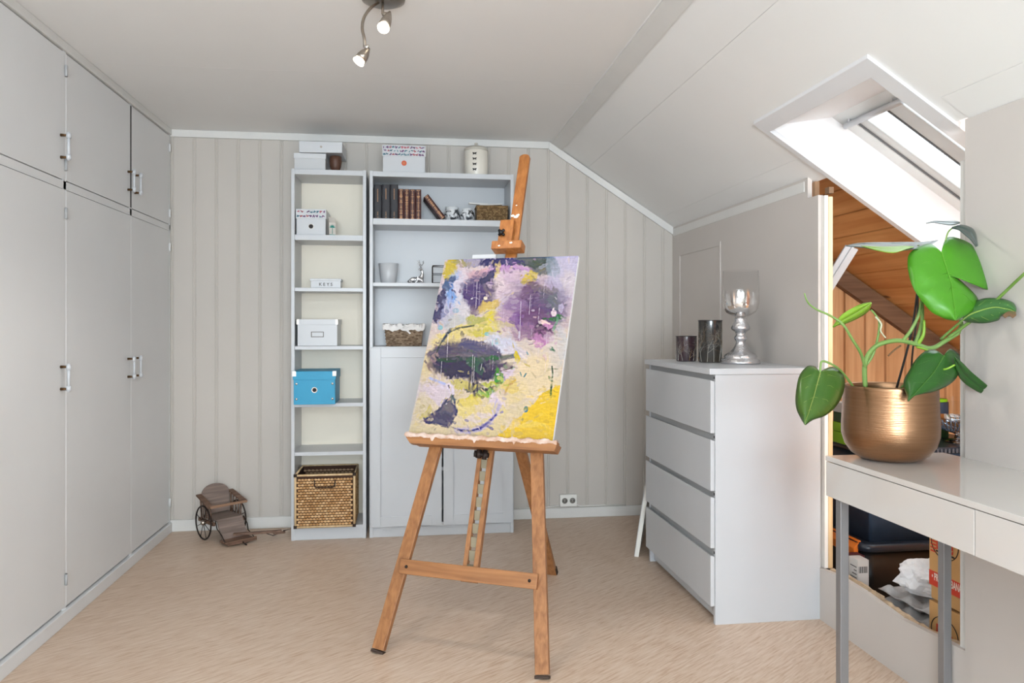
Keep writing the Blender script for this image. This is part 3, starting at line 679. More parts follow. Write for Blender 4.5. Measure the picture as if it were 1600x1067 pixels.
# seagrass basket
def basket(name, label, x, y, z, wb_, wt, dp, h, nu, nv, mt, rz=0):
    t = thing(name, label, 'basket', (x, y, z), rz); m = MB().use(mt[0])
    def W(a, b, hh): return a+(b-a)*hh
    lo = [(-wb_/2, 0+.006, 0), (wb_/2, .006, 0), (wb_/2, dp-.006, 0), (-wb_/2, dp-.006, 0)]; hi = [(-wt/2, 0, h), (wt/2, 0, h), (wt/2, dp, h), (-wt/2, dp, h)]
    ins = [(a*.93, .5*dp+(b-.5*dp)*.9, c) for a, b, c in hi]; ib = [(a*.93, .5*dp+(b-.5*dp)*.9, .006) for a, b, c in lo]
    v = lo+hi+ins+ib; f = [(0, 3, 2, 1)]+[(i, (i+1) % 4, 4+(i+1) % 4, 4+i) for i in range(4)]+[(4+i, 4+(i+1) % 4, 8+(i+1) % 4, 8+i) for i in range(4)]+[(8+i, 8+(i+1) % 4, 12+(i+1) % 4, 12+i) for i in range(4)]+[(12, 13, 14, 15)]
    m.add(v, f); m.build('core', None, t)
    m = MB(); L0, L1, R1, R0 = [Vector(q) for q in (lo[0], hi[0], hi[1], lo[1])]
    weave(m, lambda s, q: (L0.lerp(L1, q)).lerp(R0.lerp(R1, q), s), (1, 0, 0), (0, 0, 1), (0, -1, 0), nu, nv, .0035, .9, mt)
    A0, A1 = Vector(lo[1]), Vector(hi[1]); B0, B1 = Vector(lo[2]), Vector(hi[2])
    weave(m, lambda s, q: (A0.lerp(A1, q)).lerp(B0.lerp(B1, q), s), (0, 1, 0), (0, 0, 1), (1, 0, 0), max(3, int(nu*dp/wt)), nv, .0035, .9, mt)
    m.build('woven_wall', None, t)
    m = MB(); m.use(mt[0]); c_ = [Vector(q) for q in hi]; m.tube(c_+[c_[0]], .0045, 8); m.build('rim', None, t)
    return t
t = basket('seagrass_basket', 'small brown seagrass basket at the right end of the top shelf', xa(769, 4.27), 4.262, 1.7595, .172, .176, .13, .086, 20, 10, [mat('seagrass_a', (126, 100, 66), .8, var=.2), mat('seagrass_b', (154, 126, 88), .8, var=.2), mat('seagrass_c', (102, 78, 50), .8)])
m = MB(); m.use(mat('white_card', (226, 224, 220), .7)); m.bar((-.07, .05, .094), (.06, .05, .102), .06, .006); m.bar((-.13, .05, .107), (-.02, .06, .104), .02, .008); tag(m.build('folded_card', None, None), 'folded white card and strip lying across the seagrass basket', 'card'); bpy.data.objects['folded_card'].location = (xa(769, 4.27), 4.262, 1.7595)
# second shelf
t = thing('flower_pot', 'plain white tapering pot on the second shelf of the wide bookcase', 'pot', (xa(607, 4.33), 4.33, 1.4055))
m = MB(); m.lathe([(.040, 0), (.042, .002), (.057, .112), (.055, .113), (.041, .008)], 36, capt=True); m.build('body', M_white, t)
# deer
t = thing('deer_figurine', 'silver reclining deer figurine with antlers on the second shelf', 'figurine', (xa(651, 4.31), 4.31, 1.4055))
def mkskin(name, verts, edges, radii, m, parent):
    me = bpy.data.meshes.new(name); me.from_pydata(verts, edges, [])
    o = bpy.data.objects.new(name, me); COL.objects.link(o); o.modifiers.new('skin', 'SKIN')
    lay = me.skin_vertices[0] if len(me.skin_vertices) else None
    if lay is None:
        bm = bmesh.new(); bm.from_mesh(me); L_ = bm.verts.layers.skin.verify(); 
        for i, vv in enumerate(bm.verts): vv[L_].radius = (radii[i], radii[i]); vv[L_].use_root = (i == 0)
        bm.to_mesh(me); bm.free()
    else:
        for i, r in enumerate(radii): lay.data[i].radius = (r, r); lay.data[i].use_root = (i == 0)
    s = o.modifiers.new('sub', 'SUBSURF'); s.levels = 2; s.render_levels = 2
    dg = bpy.context.evaluated_depsgraph_get(); m2 = bpy.data.meshes.new_from_object(o.evaluated_get(dg)); bpy.data.objects.remove(o)
    m2.materials.clear(); m2.materials.append(m); o = bpy.data.objects.new(name, m2); COL.objects.link(o); o.parent = parent
    for p in m2.polygons: p.use_smooth = True
    return o
V = [(-.01, 0, .022), (-.035, 0, .020), (-.045, 0, .010), (.018, 0, .024), (.030, 0, .034), (.032, 0, .060), (.029, 0, .078), (.020, -.006, .082), (.010, -.012, .077),
     (.005, -.016, .008), (-.012, -.018, .005), (-.040, -.016, .008), (-.022, -.02, .006), (.036, -.014, .008), (.020, -.018, .005), (-.052, 0, .014)]
Ed = [(0, 1), (1, 2), (0, 3), (3, 4), (4, 5), (5, 6), (6, 7), (7, 8), (0, 9), (9, 10), (1, 11), (11, 12), (3, 13), (13, 14), (2, 15)]
mkskin('body', V, Ed, [.017, .016, .010, .016, .013, .009, .009, .008, .004, .006, .004, .007, .004, .006, .004, .004], M_silver, t)
for sx in (-1, 1):
    m = MB()
    m.tube([(.026, sx*.004, .086), (.023+.004*sx, sx*.012, .10), (.028+.012*sx, sx*.018, .118), (.026+.013*sx, sx*.018, .132)], [.003, .0026, .0022, .0012], 6)
    m.tube([(.024+.005*sx, sx*.013, .103), (.012+.006*sx, sx*.018, .114)], [.0024, .0012], 6); m.tube([(.028+.010*sx, sx*.017, .114), (.018+.016*sx, sx*.02, .128)], [.0022, .001], 6)
    m.build('antler', M_silver, t)
m = MB()
for sx in (-1, 1): m.add([(.028, sx*.006, .084), (.034, sx*.016, .090), (.033, sx*.010, .080), (.030, sx*.009, .086)], [(0, 1, 3), (1, 2, 3), (0, 3, 2), (0, 2, 1)])
m.build('ears', M_silver, t)
# wire lantern
t = thing('wire_lantern', 'black wire lantern frame partly behind the painting on the second shelf', 'lantern', (xa(690, 4.32), 4.32, 1.4055))
m = MB(); a = .052; c4 = [(-a, -a), (a, -a), (a, a), (-a, a)]
for x, y in c4: m.tube([(x, y, .001), (x, y, .100)], .0022, 6)
for z in (.003, .055, .100): m.tube([(x, y, z) for x, y in c4+[c4[0]]], .0018, 6)
m.tube([(-a, 0, .1), (0, 0, .104), (a, 0, .1)], .002, 6); m.build('frame', M_iron, t)
# lined basket
t = basket('lined_basket', 'small brown wicker basket with white cloth liner and ribbon bow on the third shelf', xa(631, 4.27), 4.255, 1.0525, .19, .215, .17, .118, 14, 13, [mat('willow_a', (132, 112, 92), .7, var=.2), mat('willow_b', (158, 138, 116), .7, var=.2), mat('willow_c', (108, 88, 68), .7)])
m = MB(); n = 22
def ring(k, wx, dp_, z, j=0): 
    out = []
    for i in range(n*4):
        s_ = i/(n*4)*4; q = int(s_); f_ = s_-q
        wx_ = wx+.004; c = [(-wx_, -.011), (wx_, -.011), (wx_, dp_), (-wx_, dp_)]; p = Vector(c[q]).lerp(Vector(c[(q+1) % 4]), f_)
        out.append((p.x, p.y+j*math.sin(i*1.7)*.0015, z+j*(.0035*math.sin(i*.9)+.002*math.sin(i*2.3))))
    return out
rs = [ring(0, .110, .176, .088, 1.4), ring(0, .114, .180, .105, .6), ring(0, .112, .178, .122, .9), ring(0, .100, .16, .124, 1), ring(0, .096, .155, .10, .6)]
vs = [p for r in rs for p in r]; nn_ = n*4
m.add(vs, [(i*nn_+k, i*nn_+(k+1) % nn_, (i+1)*nn_+(k+1) % nn_, (i+1)*nn_+k) for i in range(4) for k in range(nn_)], True); m.build('cloth_liner', M_cloth, t)
m = MB()
m.bar((-.004, -.017, .108), (.036, -.019, .070), .009, .002, (0, -1, 0)); m.bar((.0, -.017, .108), (-.04, -.017, .098), .009, .002, (0, -1, 0)); m.bar((0, -.018, .106), (.040, -.017, .118), .012, .002, (0, -1, 0)); m.bar((0, -.018, .106), (-.035, -.017, .119), .012, .002, (0, -1, 0))
m.tube([(0, -.017, .104), (0, -.021, .112)], .006, 8); m.build('ribbon_bow', M_cloth, t)

# ================================================================= TOY CART
CT = thing('toy_wheelchair', 'antique wooden doll wheelchair with iron wheels standing by the panelled wall', 'toy', (-1.034, 4.372, 0), math.radians(39.5))
RW = .093
for sx, rr_ in ((-1, RW), (1, RW)):
    m = MB(); x = sx*.10
    c = [(x, RW*math.cos(2*PI*k/36), RW+(RW-.004)*math.sin(2*PI*k/36)) for k in range(37)]
    c = [(x, (RW-.004)*math.cos(2*PI*k/36), RW+(RW-.004)*math.sin(2*PI*k/36)) for k in range(37)]
    m.tube(c, .0042, 8, False)
    for k in range(8):
        th = PI/8+k*PI/4; m.tube([(x, .012*math.cos(th), RW+.012*math.sin(th)), (x, (RW-.006)*math.cos(th), RW+(RW-.006)*math.sin(th))], .0018, 6)
    wh = m.build('wheel', M_iron, CT)
    m = MB(); m.lathe([(.004, -.012), (.012, -.010), (.015, 0), (.012, .010), (.006, .014), (.001, .015)], 16, (x, 0, RW), R=Matrix.Rotation(sx*PI/2, 3, 'Y')); m.build('hub', M_steel, wh)
m = MB(); m.tube([(-.10, 0, RW), (.10, 0, RW)], .004, 8); m.build('axle', M_iron, CT)
m = MB(); bk = []  # rounded backrest, leaning back
for k in range(0, 17):
    th = PI*k/16; bk.append((.080*math.cos(th), .205+.055*math.sin(th)*1.0))
poly = [(-.070, .10), (.070, .10)]+[(a*(1 if b < .21 else 1), b) for a, b in bk]
o = Vector((0, .035, .015)); m.prism(poly, .012, ((0, .012, .03), (1, 0, 0), Vector((0, .24, 1)).normalized(), Vector((0, 1, -.24)).normalized())); m.build('backrest', M_old2, CT, .003)
m = MB(); m.hexa([(-.075, -.10, .108), (.075, -.10, .108), (.075, .06, .108), (-.075, .06, .108), (-.075, -.10, .120), (.075, -.10, .120), (.075, .06, .120), (-.075, .06, .120)]); m.build('seat', M_old2, CT, .002)
for sx in (-1, 1):
    m = MB(); m.bar((sx*.092, .075, .232), (sx*.098, -.085, .188), .032, .010); m.build('armrest', M_old, CT, .003)
    m = MB(); m.tube([(sx*.088, .06, .232), (sx*.085, .05, .10)], .005, 8)
    for q in (.03, .0, -.03, -.06): m.tube([(sx*.090, q, .205+q*.25), (sx*.084, q, .112)], .0032, 6)
    m.build('spindles', M_old, CT)
    m = MB(); m.bar((sx*.086, .08, .098), (sx*.086, -.10, .098), .012, .018); m.bar((sx*.086, 0, .10), (sx*.09, 0, .088), .02, .012); m.build('side_rail', M_old, CT)
m = MB(); m.bar((-.105, -.088, .190), (.105, -.088, .190), .018, .012); m.build('front_bar', mat('bleached_wood', (150, 116, 92), .7), CT, .002)
m = MB(); m.hexa([(-.072, -.165, .020), (.072, -.165, .020), (.072, -.158, .014), (-.072, -.158, .014), (-.072, -.104, .118), (.072, -.104, .118), (.072, -.096, .112), (-.072, -.096, .112)]); m.build('leg_board', M_old2, CT)
m = MB(); m.hexa([(-.085, -.235, .012), (.075, -.235, .012), (.075, -.155, .012), (-.085, -.155, .012), (-.085, -.235, .022), (.075, -.235, .022), (.075, -.155, .024), (-.085, -.155, .024)]); m.bar((-.085, -.245, .02), (.08, -.245, .02), .010, .02); m.build('footrest', M_old, CT, .002)
m = MB()
for sx in (-1, 1): m.tube([(sx*.080, -.10, .115), (sx*.086, -.13, .08), (sx*.076, -.16, .05), (sx*.082, -.21, .022)], .003, 6)
m.tube([(.0, -.24, .018), (-.004, -.27, .012), (.006, -.275, .004), (.01, -.25, .003)], .0035, 6); m.build('iron_bracket', M_iron, CT)
m = MB(); m.bar((-.015, -.172, .044), (.198, -.300, .044), .026, .012); m.bar((.16, -.277, .034), (.215, -.310, .036), .012, .012); m.build('pull_pole', M_old, CT, .002)
m = MB(); m.tube([(.205, -.304, .044), (.240, -.322, .050)], [.003, .001], 6); m.tube([(.13, -.259, .036), (.16, -.277, .022), (.19, -.295, .034)], .0025, 6); m.build('iron_tip', M_iron, CT)

# ================================================================= WALL OUTLET
t = thing('wall_outlet', 'white double wall socket low on the panelled wall', 'socket', (xa(887, YB), YB-.0005, .108))
m = MB(); m.box(-.052, .052, -.028, 0, -.036, .036); m.build('body', M_outlet, t, .004)
for sx in (-1, 1):
    m = MB().use(M_outlet); m.lathe([(.021, 0), (.021, .002), (.018, .002), (.017, -.0), ], 24, (sx*.024, -.028, 0), R=Matrix.Rotation(PI/2, 3, 'X'), capt=False)
    m.use(mat('socket_shadow', (150, 146, 140), .5)).lathe([(.018, .0005), (.001, .0006)], 24, (sx*.024, -.028, 0), R=Matrix.Rotation(PI/2, 3, 'X')).use(M_ink)
    for q in (-.0075, .0075): m.lathe([(.003, .001), (.001, .0012)], 10, (sx*.024+q, -.0282, 0), R=Matrix.Rotation(PI/2, 3, 'X'))
    m.build('socket', None, t)
m = MB(); m.tube([(.05, -.008, -.030), (.08, -.006, -.040), (.16, -.005, -.0385), (.36, -.005, -.041)], .003, 6); m.tube([(-.05, -.008, -.032), (-.14, -.005, -.041), (-.30, -.005, -.041)], .003, 6); m.build('cable', M_outlet, t)

# ================================================================= LEANING CANVAS BACK behind chest
t = thing('leaning_canvas', 'unframed canvas leaning upright behind the chest of drawers, seen edge on', 'canvas', (1.13, 3.70, 0), math.radians(0))
dirw = Vector((.36, .93, 0)).normalized(); ln = .55; lean = Vector((.085, .03, 0)); up_ = Vector((.075, .0, .478))
n_ = dirw.cross(up_).normalized()
def fr_(m, s0, s1, q0, q1, th0, th1):
    c = []
    for q in (q0, q1):
        for s_, k in ((s0, th0), (s1, th0), (s1, th1), (s0, th1)): c.append(dirw*s_*ln+up_*q+n_*k)
    m.hexa(c)
m = MB(); fr_(m, 0, 1, 0, 1, -.003, 0); m.build('cloth', mat('canvas_cloth_grey', (186, 182, 180), .8, var=.2, scale=6), t)
m = MB()
fr_(m, 0, .07, 0, 1, .0005, .02); fr_(m, .93, 1, 0, 1, .0005, .02); fr_(m, .07, .93, 0, .07, .0005, .02); fr_(m, .07, .93, .93, 1, .0005, .02); m.build('stretcher_frame', mat('primed_wood', (226, 222, 214), .6, var=.08), t)

# ================================================================= EASEL AND PAINTING
em = Vector((.164, 2.600, 0)); ERZ = math.atan2(-.446, .895)
ES, EZ = .3671, .9302
def E3(a, b, off=0): return Vector((a, b*ES-off*EZ, b*EZ+off*ES))     # easel local: across, up the slope, out towards the painter
easel = thing('painters_easel', 'wooden three-legged studio easel standing in the middle of the floor', 'easel', em, ERZ)
def ebar(m, p, q, w_, d): 
    m.bar(E3(*p), E3(*q), w_, d, (0, -EZ, ES))
for sx in (-1, 1):
    m = MB().use(M_wood); ebar(m, (sx*.305, .012, 0), (sx*.105, 1.48, 0), .047, .022); 
    lg = m.build('leg', None, easel, .0015)
    m = MB(); ebar(m, (sx*.3062, .0, 0), (sx*.3052, .009, 0), .049, .024); m.build('foot_cap', mat('worn_foot', (60, 44, 34), .7), lg)
m = MB(); ebar(m, (-.262, .300, .0215), (.262, .300, .0215), .052, .018); cb = m.build('cross_brace', M_woodx, easel, .0015)
m = MB()
for a in (-.235, .235): m.lathe([(.006, 0), (.005, .003), (.001, .004)], 10, E3(a, .300, .0306), R=Matrix.Rotation(PI/2-.38, 3, 'X'))
m.build('bolt', M_iron, cb)
m = MB(); ebar(m, (-.17, 1.20, -.022), (.17, 1.20, -.022), .05, .018); ebar(m, (-.13, 1.43, -.022), (.13, 1.43, -.022), .05, .018); m.build('rear_crosspiece', M_woodx, easel)
# slotted mast: two rails and ratchet blocks
m = MB(); ebar(m, (-.021, .272, -.012), (-.021, 1.46, -.012), .016, .024); ebar(m, (.021, .272, -.012), (.021, 1.46, -.012), .018, .024); ebar(m, (0, .272, -.012), (0, .296, -.012), .03, .022)
ms = m.build('mast_rail', M_wood, easel, .001)
m = MB()
b = .30
while b < .80: ebar(m, (0, b, -.018), (0, b+.034, -.008), .026, .008); b += .048
m.build('ratchet', mat('pale_ratchet_wood', (142, 132, 110), .6), ms)
m = MB(); ebar(m, (.0, 1.30, .002), (.006, 2.045, .002), .047, .020); mp_ = m.build('upper_mast', M_woodhot, easel, .004, seg=3)
# hide nothing: top of mast rounded
m = MB(); m.prism([(-.0235, 0)]+[(.0235*math.cos(PI-PI*k/10), .016*math.sin(PI*k/10)) for k in range(11)]+[(.0235, 0)], .02, (E3(.006, 2.04, -.008), (1, 0, 0), Vector((0, ES, EZ)), Vector((0, -EZ, ES)))); m.build('mast_top', M_woodhot, mp_)
# canvas clamp
m = MB(); ebar(m, (-.065, 1.585, .045), (.065, 1.585, .045), .036, .055); cl = m.build('top_clamp', M_woodhot, easel, .003)
m = MB(); ebar(m, (-.024, 1.60, .028), (-.024, 1.72, .028), .06, .014); m.build('clamp_plate', M_woodhot, cl)
m = MB(); 
kc = E3(-.038, 1.655, .045); 
for k in range(4):
    th = PI/4+k*PI/2; m.tube([kc, kc+Vector((.017*math.cos(th), -.003, .017*math.sin(th)))], [.008, .0055], 8)
m.lathe([(.010, 0), (.010, .012), (.004, .015), (.001, .0155)], 14, kc, R=Matrix.Rotation(PI/2, 3, 'X')); m.build('knob', M_black, cl)
m = MB()
for a, b_, r in ((-.012, 1.75, .007), (.004, 1.745, .009), (.012, 1.753, .006), (-.03, 1.578, .004), (.02, 1.59, .005), (.0, 1.80, .003)):
    o_ = .0135 if b_ > 1.6 else .074
    c = [(a+r*(1.3+.4*math.sin(k*2.1))*math.cos(k*PI/5), b_+r*(.8+.3*math.cos(k*3.3))*math.sin(k*PI/5)) for k in range(10)]
    m.prism(c, .0008, (E3(0, 0, o_), (1, 0, 0), Vector((0, ES, EZ)), Vector((0, -EZ, ES))))
m.build('paint_smears', mat('dried_white_paint', (236, 226, 216), .6), easel)
m = MB(); ebar(m, (-.165, 1.56, .012), (-.06, 1.56, .012), .018, .012); m.use(M_steel); rl = m.build('clamp_rail', M_white, easel)
# tray
m = MB(); pr = [(-.275, .742), (.292, .742), (.302, .775), (-.305, .775)]
m.prism(pr, .030, (E3(0, 0, .056), (1, 0, 0), Vector((0, ES, EZ)), Vector((0, -EZ, ES)))); 
pr = [(-.275, .748), (.285, .748), (.295, .7745), (-.295, .7745)]
m.prism(pr, .056, (E3(0, 0, 0), (1, 0, 0), Vector((0, ES, EZ)), Vector((0, -EZ, ES))))
tr_ = m.build('canvas_tray', M_woodx, easel)
# lumpy dried paint along the tray lip
m = MB(); N_ = 90; vs = []
for i in range(N_+1):
    a = -.303+.603*i/N_; h1 = .783+.0025*math.sin(i*.7)+random.uniform(-.001, .002); lo = .771-.004*abs(math.sin(i*.33))-random.uniform(0, .003)-(.012 if i in (17, 18, 43, 66) else 0)
    for b_, of in ((lo, .0868), (.774, .0895+random.uniform(0, .002)), (h1, .086), (h1-.001, .062), (.776, .06)): vs.append(E3(a, b_, of))
m.add(vs, [(i*5+k, (i+1)*5+k, (i+1)*5+k+1, i*5+k+1) for i in range(N_) for k in range(4)], True); m.build('dried_paint', mat('dried_paint_pink', (188, 146, 116), .6, rgb2=(222, 206, 198), scale=30, bump=.5), tr_)
# winder under tray
m = MB(); kc = E3(.0, .735, .03)
m.tube([E3(-.03, .728, .03), E3(.026, .724, .03)], .009, 10); m.tube([E3(-.012, .742, .032), E3(-.012, .712, .032)], .011, 10); m.tube([E3(.012, .742, .032), E3(.012, .708, .032)], .009, 10); m.tube([E3(-.024, .738, .036), E3(-.024, .715, .036)], .006, 8)
m.build('winder', M_iron, easel)
# rear leg
m = MB(); m.bar((.053, 1.022, .0), (.0, .41, 1.04), .046, .022, (0, -1, -.6)); rl_ = m.build('rear_leg', M_wood, easel, .0015)
m = MB(); m.bar((.0535, 1.029, .0), (.0515, 1.010, .034), .048, .024, (0, -1, -.6)); m.build('foot_cap', mat('worn_foot', (0, 0, 0)), rl_)

# the painting
def homog(src, dst):
    A_ = []; b_ = []
    for (x, y), (X, Y_) in zip(src, dst):
        A_.append([x, y, 1, 0, 0, 0, -X*x, -X*y]); b_.append(X); A_.append([0, 0, 0, x, y, 1, -Y_*x, -Y_*y]); b_.append(Y_)
    h = np.linalg.solve(np.array(A_, float), np.array(b_, float)); return np.append(h, 1).reshape(3, 3)
NX, NY = 300, 390
H_ = homog([(0, 0), (1, 0), (1, 1), (0, 1)], [(696, 407), (903, 400), (863, 690), (637.5, 675)])
S_, T_ = np.meshgrid(np.linspace(0, 1, NX+1), np.linspace(0, 1, NY+1))      # T from top
q_ = H_ @ np.stack([S_.ravel(), T_.ravel(), np.ones(S_.size)]); PX = (q_[0]/q_[2]).reshape(S_.shape); PY = (q_[1]/q_[2]).reshape(S_.shape)
def noise(cx, cy, seed):
    r = np.random.default_rng(seed); g_ = r.random((cy+2, cx+2)); x = S_*cx; y = T_*cy; xi = x.astype(int); yi = y.astype(int); fx = x-xi; fy = y-yi
    fx = fx*fx*(3-2*fx); fy = fy*fy*(3-2*fy)
    return (g_[yi, xi]*(1-fx)*(1-fy)+g_[yi, xi+1]*fx*(1-fy)+g_[yi+1, xi]*(1-fx)*fy+g_[yi+1, xi+1]*fx*fy)*2-1
def fbm(cx, cy, seed): return noise(cx, cy, seed)*.5+noise(cx*2, cy*2, seed+1)*.28+noise(cx*4, cy*4, seed+2)*.16+noise(min(cx*9, 280), min(cy*9, 360), seed+3)*.12
n1, n2 = fbm(9, 12, 1), fbm(9, 12, 20); WX = PX+n1*9+noise(60, 50, 31)*1.2; WY = PY+n2*9+noise(90, 40, 32)*1.4
img = np.zeros(S_.shape+(3,)); 
def L3(c): return np.array(lin(c)[:3])
def paint(mask, c): 
    global img
    mk = np.clip(mask, 0, 1)[..., None]; img = img*(1-mk)+L3(c)*mk
def ell(cx, cy, rx, ry, ang=0, soft=.24, op=.9, raw=False, grain=0, seed=3):
    x, y = (PX, PY) if raw else (WX, WY); a = math.radians(ang); dx, dy = x-cx, y-cy; u = (dx*math.cos(a)+dy*math.sin(a))/rx; v = (-dx*math.sin(a)+dy*math.cos(a))/ry
    d = np.sqrt(u*u+v*v); mk = np.clip((1+soft-d)/(2*soft), 0, 1); mk = mk*mk*(3-2*mk)
    if grain: mk = mk*np.clip(1-grain+grain*1.6*(.5+fbm(9, 60, seed)), 0, 1)
    return mk*op
def line(pts, w_, op=.9, jit=0, soft=.6):
    d = np.full(S_.shape, 1e9)
    for (x0, y0), (x1, y1) in zip(pts[:-1], pts[1:]):
        dx, dy = x1-x0, y1-y0; t_ = np.clip(((PX-x0)*dx+(PY-y0)*dy)/(dx*dx+dy*dy), 0, 1); d = np.minimum(d, np.hypot(PX-x0-t_*dx, PY-y0-t_*dy))
    ww = w_*(1+jit*fbm(20, 20, 55)); return np.clip((ww*(1+soft)-d)/(ww*2*soft), 0, 1)*op
img[:] = L3((204, 192, 192))
paint(np.clip((PY-480)/90, 0, 1)*.95, (212, 198, 172)); paint(np.clip((740-PX)/60, 0, 1)*np.clip((PY-585)/30, 0, 1)*.7, (202, 194, 188)); paint(np.clip((PY-600)/70+fbm(4, 5, 9)*.6, 0, 1)*.5*(PX > 600), (222, 204, 140))
paint(np.clip(fbm(5, 12, 40)*1.2+.1, 0, 1)*.45, (200, 186, 204)); paint(np.clip(fbm(6, 8, 47)*1.5-.1, 0, 1)*.5, (214, 198, 132))
E_ = lambda *a, **k: ell(*a, **k)
P_ = paint
# upper right pale lilac/grey
P_(E_(880, 430, 26, 42), (188, 184, 200)); P_(E_(888, 440, 12, 22, op=.6), (208, 198, 192)); P_(E_(872, 480, 14, 30, op=.6), (150, 156, 160))
P_(E_(832, 405, 34, 10, 8), (78, 88, 86)); P_(E_(842, 416, 18, 10, 20, op=.8), (66, 82, 74)); P_(E_(862, 418, 12, 12, op=.6), (150, 164, 172))
P_(E_(736, 408, 30, 6, -2), (160, 156, 170)); P_(E_(788, 409, 34, 7, -2, soft=.25), (58, 48, 108)); P_(E_(768, 410, 16, 6, op=.8), (44, 42, 96))
P_(E_(705, 420, 11, 24, 14), (196, 178, 40)); P_(E_(722, 410, 12, 4, op=.7), (170, 160, 90))
P_(E_(790, 420, 40, 6, -4, op=.75), (182, 138, 186)); P_(E_(748, 424, 16, 6, -20, op=.7), (206, 168, 168))
P_(E_(712, 452, 17, 30, 14), (168, 186, 214)); P_(E_(704, 440, 12, 8, -35, op=.85), (64, 84, 124)); P_(E_(708, 460, 7, 20, 14, op=.7), (110, 154, 204)); P_(E_(698, 447, 8, 7, op=.8), (84, 108, 138))
P_(E_(691, 467, 7, 16, 12), (50, 52, 96)); P_(E_(687, 490, 7, 12, 10), (46, 44, 96)); P_(E_(700, 485, 10, 20, 10, op=.6), (176, 180, 204)); P_(E_(724, 478, 12, 26, op=.7), (204, 204, 206)); P_(E_(712, 500, 18, 10, op=.6), (184, 192, 190))
P_(E_(722, 440, 8, 22, 14, op=.7), (216, 204, 204))
P_(E_(748, 452, 23, 27, 25, soft=.25, grain=.3), (92, 78, 116)); P_(E_(742, 462, 15, 18, 15, op=.8), (76, 54, 112)); P_(E_(762, 432, 18, 8, -40), (58, 56, 96)); P_(E_(766, 456, 12, 16, op=.6), (116, 100, 112)); P_(E_(742, 482, 10, 6, op=.7), (104, 84, 108))
P_(E_(765, 443, 6, 3, op=.8, raw=True), (186, 166, 188)); P_(E_(758, 465, 3, 3, raw=True), (226, 214, 190))
P_(E_(788, 450, 14, 26, 10, op=.85), (214, 198, 200)); P_(E_(800, 432, 20, 10, op=.6), (196, 172, 192)); P_(E_(792, 470, 10, 14, op=.8), (210, 200, 204)); P_(E_(775, 424, 4, 14, 10, op=.7), (214, 196, 130))
P_(E_(823, 437, 12, 10, -45), (214, 192, 44)); P_(E_(832, 428, 7, 10, op=.7), (206, 186, 70))
P_(E_(765, 475, 18, 8, -15, op=.9), (206, 182, 96)); P_(E_(766, 498, 12, 14, soft=.5), (212, 198, 50)); P_(E_(745, 498, 14, 10, op=.8), (170, 172, 80)); P_(E_(730, 515, 45, 8, -8, op=.7), (216, 202, 116)); P_(E_(760, 516, 20, 6, op=.7), (196, 188, 70))
P_(E_(838, 480, 50, 42, 15, soft=.4, grain=.35, seed=77), (126, 98, 134)); P_(E_(826, 455, 20, 12, -30, op=.8, grain=.4), (100, 66, 100)); P_(E_(842, 470, 22, 18, op=.7, grain=.5), (78, 56, 104)); P_(E_(860, 462, 14, 14, op=.6), (92, 96, 104)); P_(E_(848, 450, 24, 6, 5, op=.6), (126, 116, 112)); P_(E_(868, 470, 10, 14, op=.6), (110, 120, 122))
P_(E_(806, 478, 18, 12, op=.7, grain=.3), (150, 122, 158)); P_(E_(790, 495, 20, 14, op=.7), (178, 152, 172)); P_(E_(785, 505, 18, 4, op=.6), (200, 190, 130)); P_(E_(836, 505, 32, 26, 20, grain=.3), (110, 72, 112)); P_(E_(848, 520, 16, 14, 20, op=.8), (92, 54, 92)); P_(E_(815, 515, 20, 14, op=.7, grain=.4, seed=9), (150, 118, 148))
P_(E_(806, 497, 8, 14, op=.6), (122, 84, 146)); P_(E_(845, 533, 16, 9, 5, op=.9, grain=.2), (186, 132, 172)); P_(E_(838, 537, 7, 5, op=.8), (214, 170, 190)); P_(E_(857, 528, 8, 8, op=.7), (196, 172, 186))
P_(E_(873, 492, 8, 5, 10), (50, 118, 72)); P_(E_(862, 496, 14, 4, -4), (52, 116, 70)); P_(E_(869, 505, 3, 18, op=.7), (112, 160, 124)); P_(E_(878, 540, 8, 30, op=.5), (190, 196, 196)); 
P_(E_(850, 504, 9, 5, 12, soft=.2), (232, 206, 196)); P_(E_(862, 485, 5, 6, 15, soft=.2), (222, 206, 206)); P_(E_(876, 478, 5, 6, op=.8), (184, 176, 196)); P_(E_(858, 510, 8, 4, op=.9), (196, 144, 178))
# big pale-blue area and dark oval
P_(E_(785, 535, 30, 14, 20), (200, 202, 212)); P_(E_(806, 548, 22, 10, 20, op=.8), (208, 200, 200)); P_(E_(700, 530, 26, 14, op=.7), (218, 202, 130)); P_(E_(672, 560, 8, 30, 14, op=.5), (214, 198, 150))
P_(E_(730, 560, 55, 31, 6, soft=.16, grain=.15), (66, 60, 92)); P_(E_(725, 574, 54, 17, 3, soft=.2), (52, 46, 78)); P_(E_(690, 545, 22, 8, -18, op=.7), (80, 72, 104)); P_(E_(740, 536, 22, 8, op=.7, grain=.3), (84, 84, 124)); P_(E_(770, 548, 14, 10, 30, op=.7), (96, 92, 120))
P_(E_(682, 556, 4, 10, 20, op=.6), (176, 150, 140)); P_(E_(672, 572, 4, 9, op=.5), (120, 96, 104))
P_(line([(686, 560), (740, 558), (790, 556), (806, 552)], 3.2, .7, .5), (46, 78, 66)); P_(E_(740, 562, 12, 10, grain=.3, op=.8), (56, 104, 76)); P_(E_(748, 575, 8, 6, op=.5), (60, 110, 80)); P_(E_(768, 560, 12, 4, op=.8), (50, 110, 66)); P_(E_(698, 560, 14, 3, op=.7), (48, 84, 60))
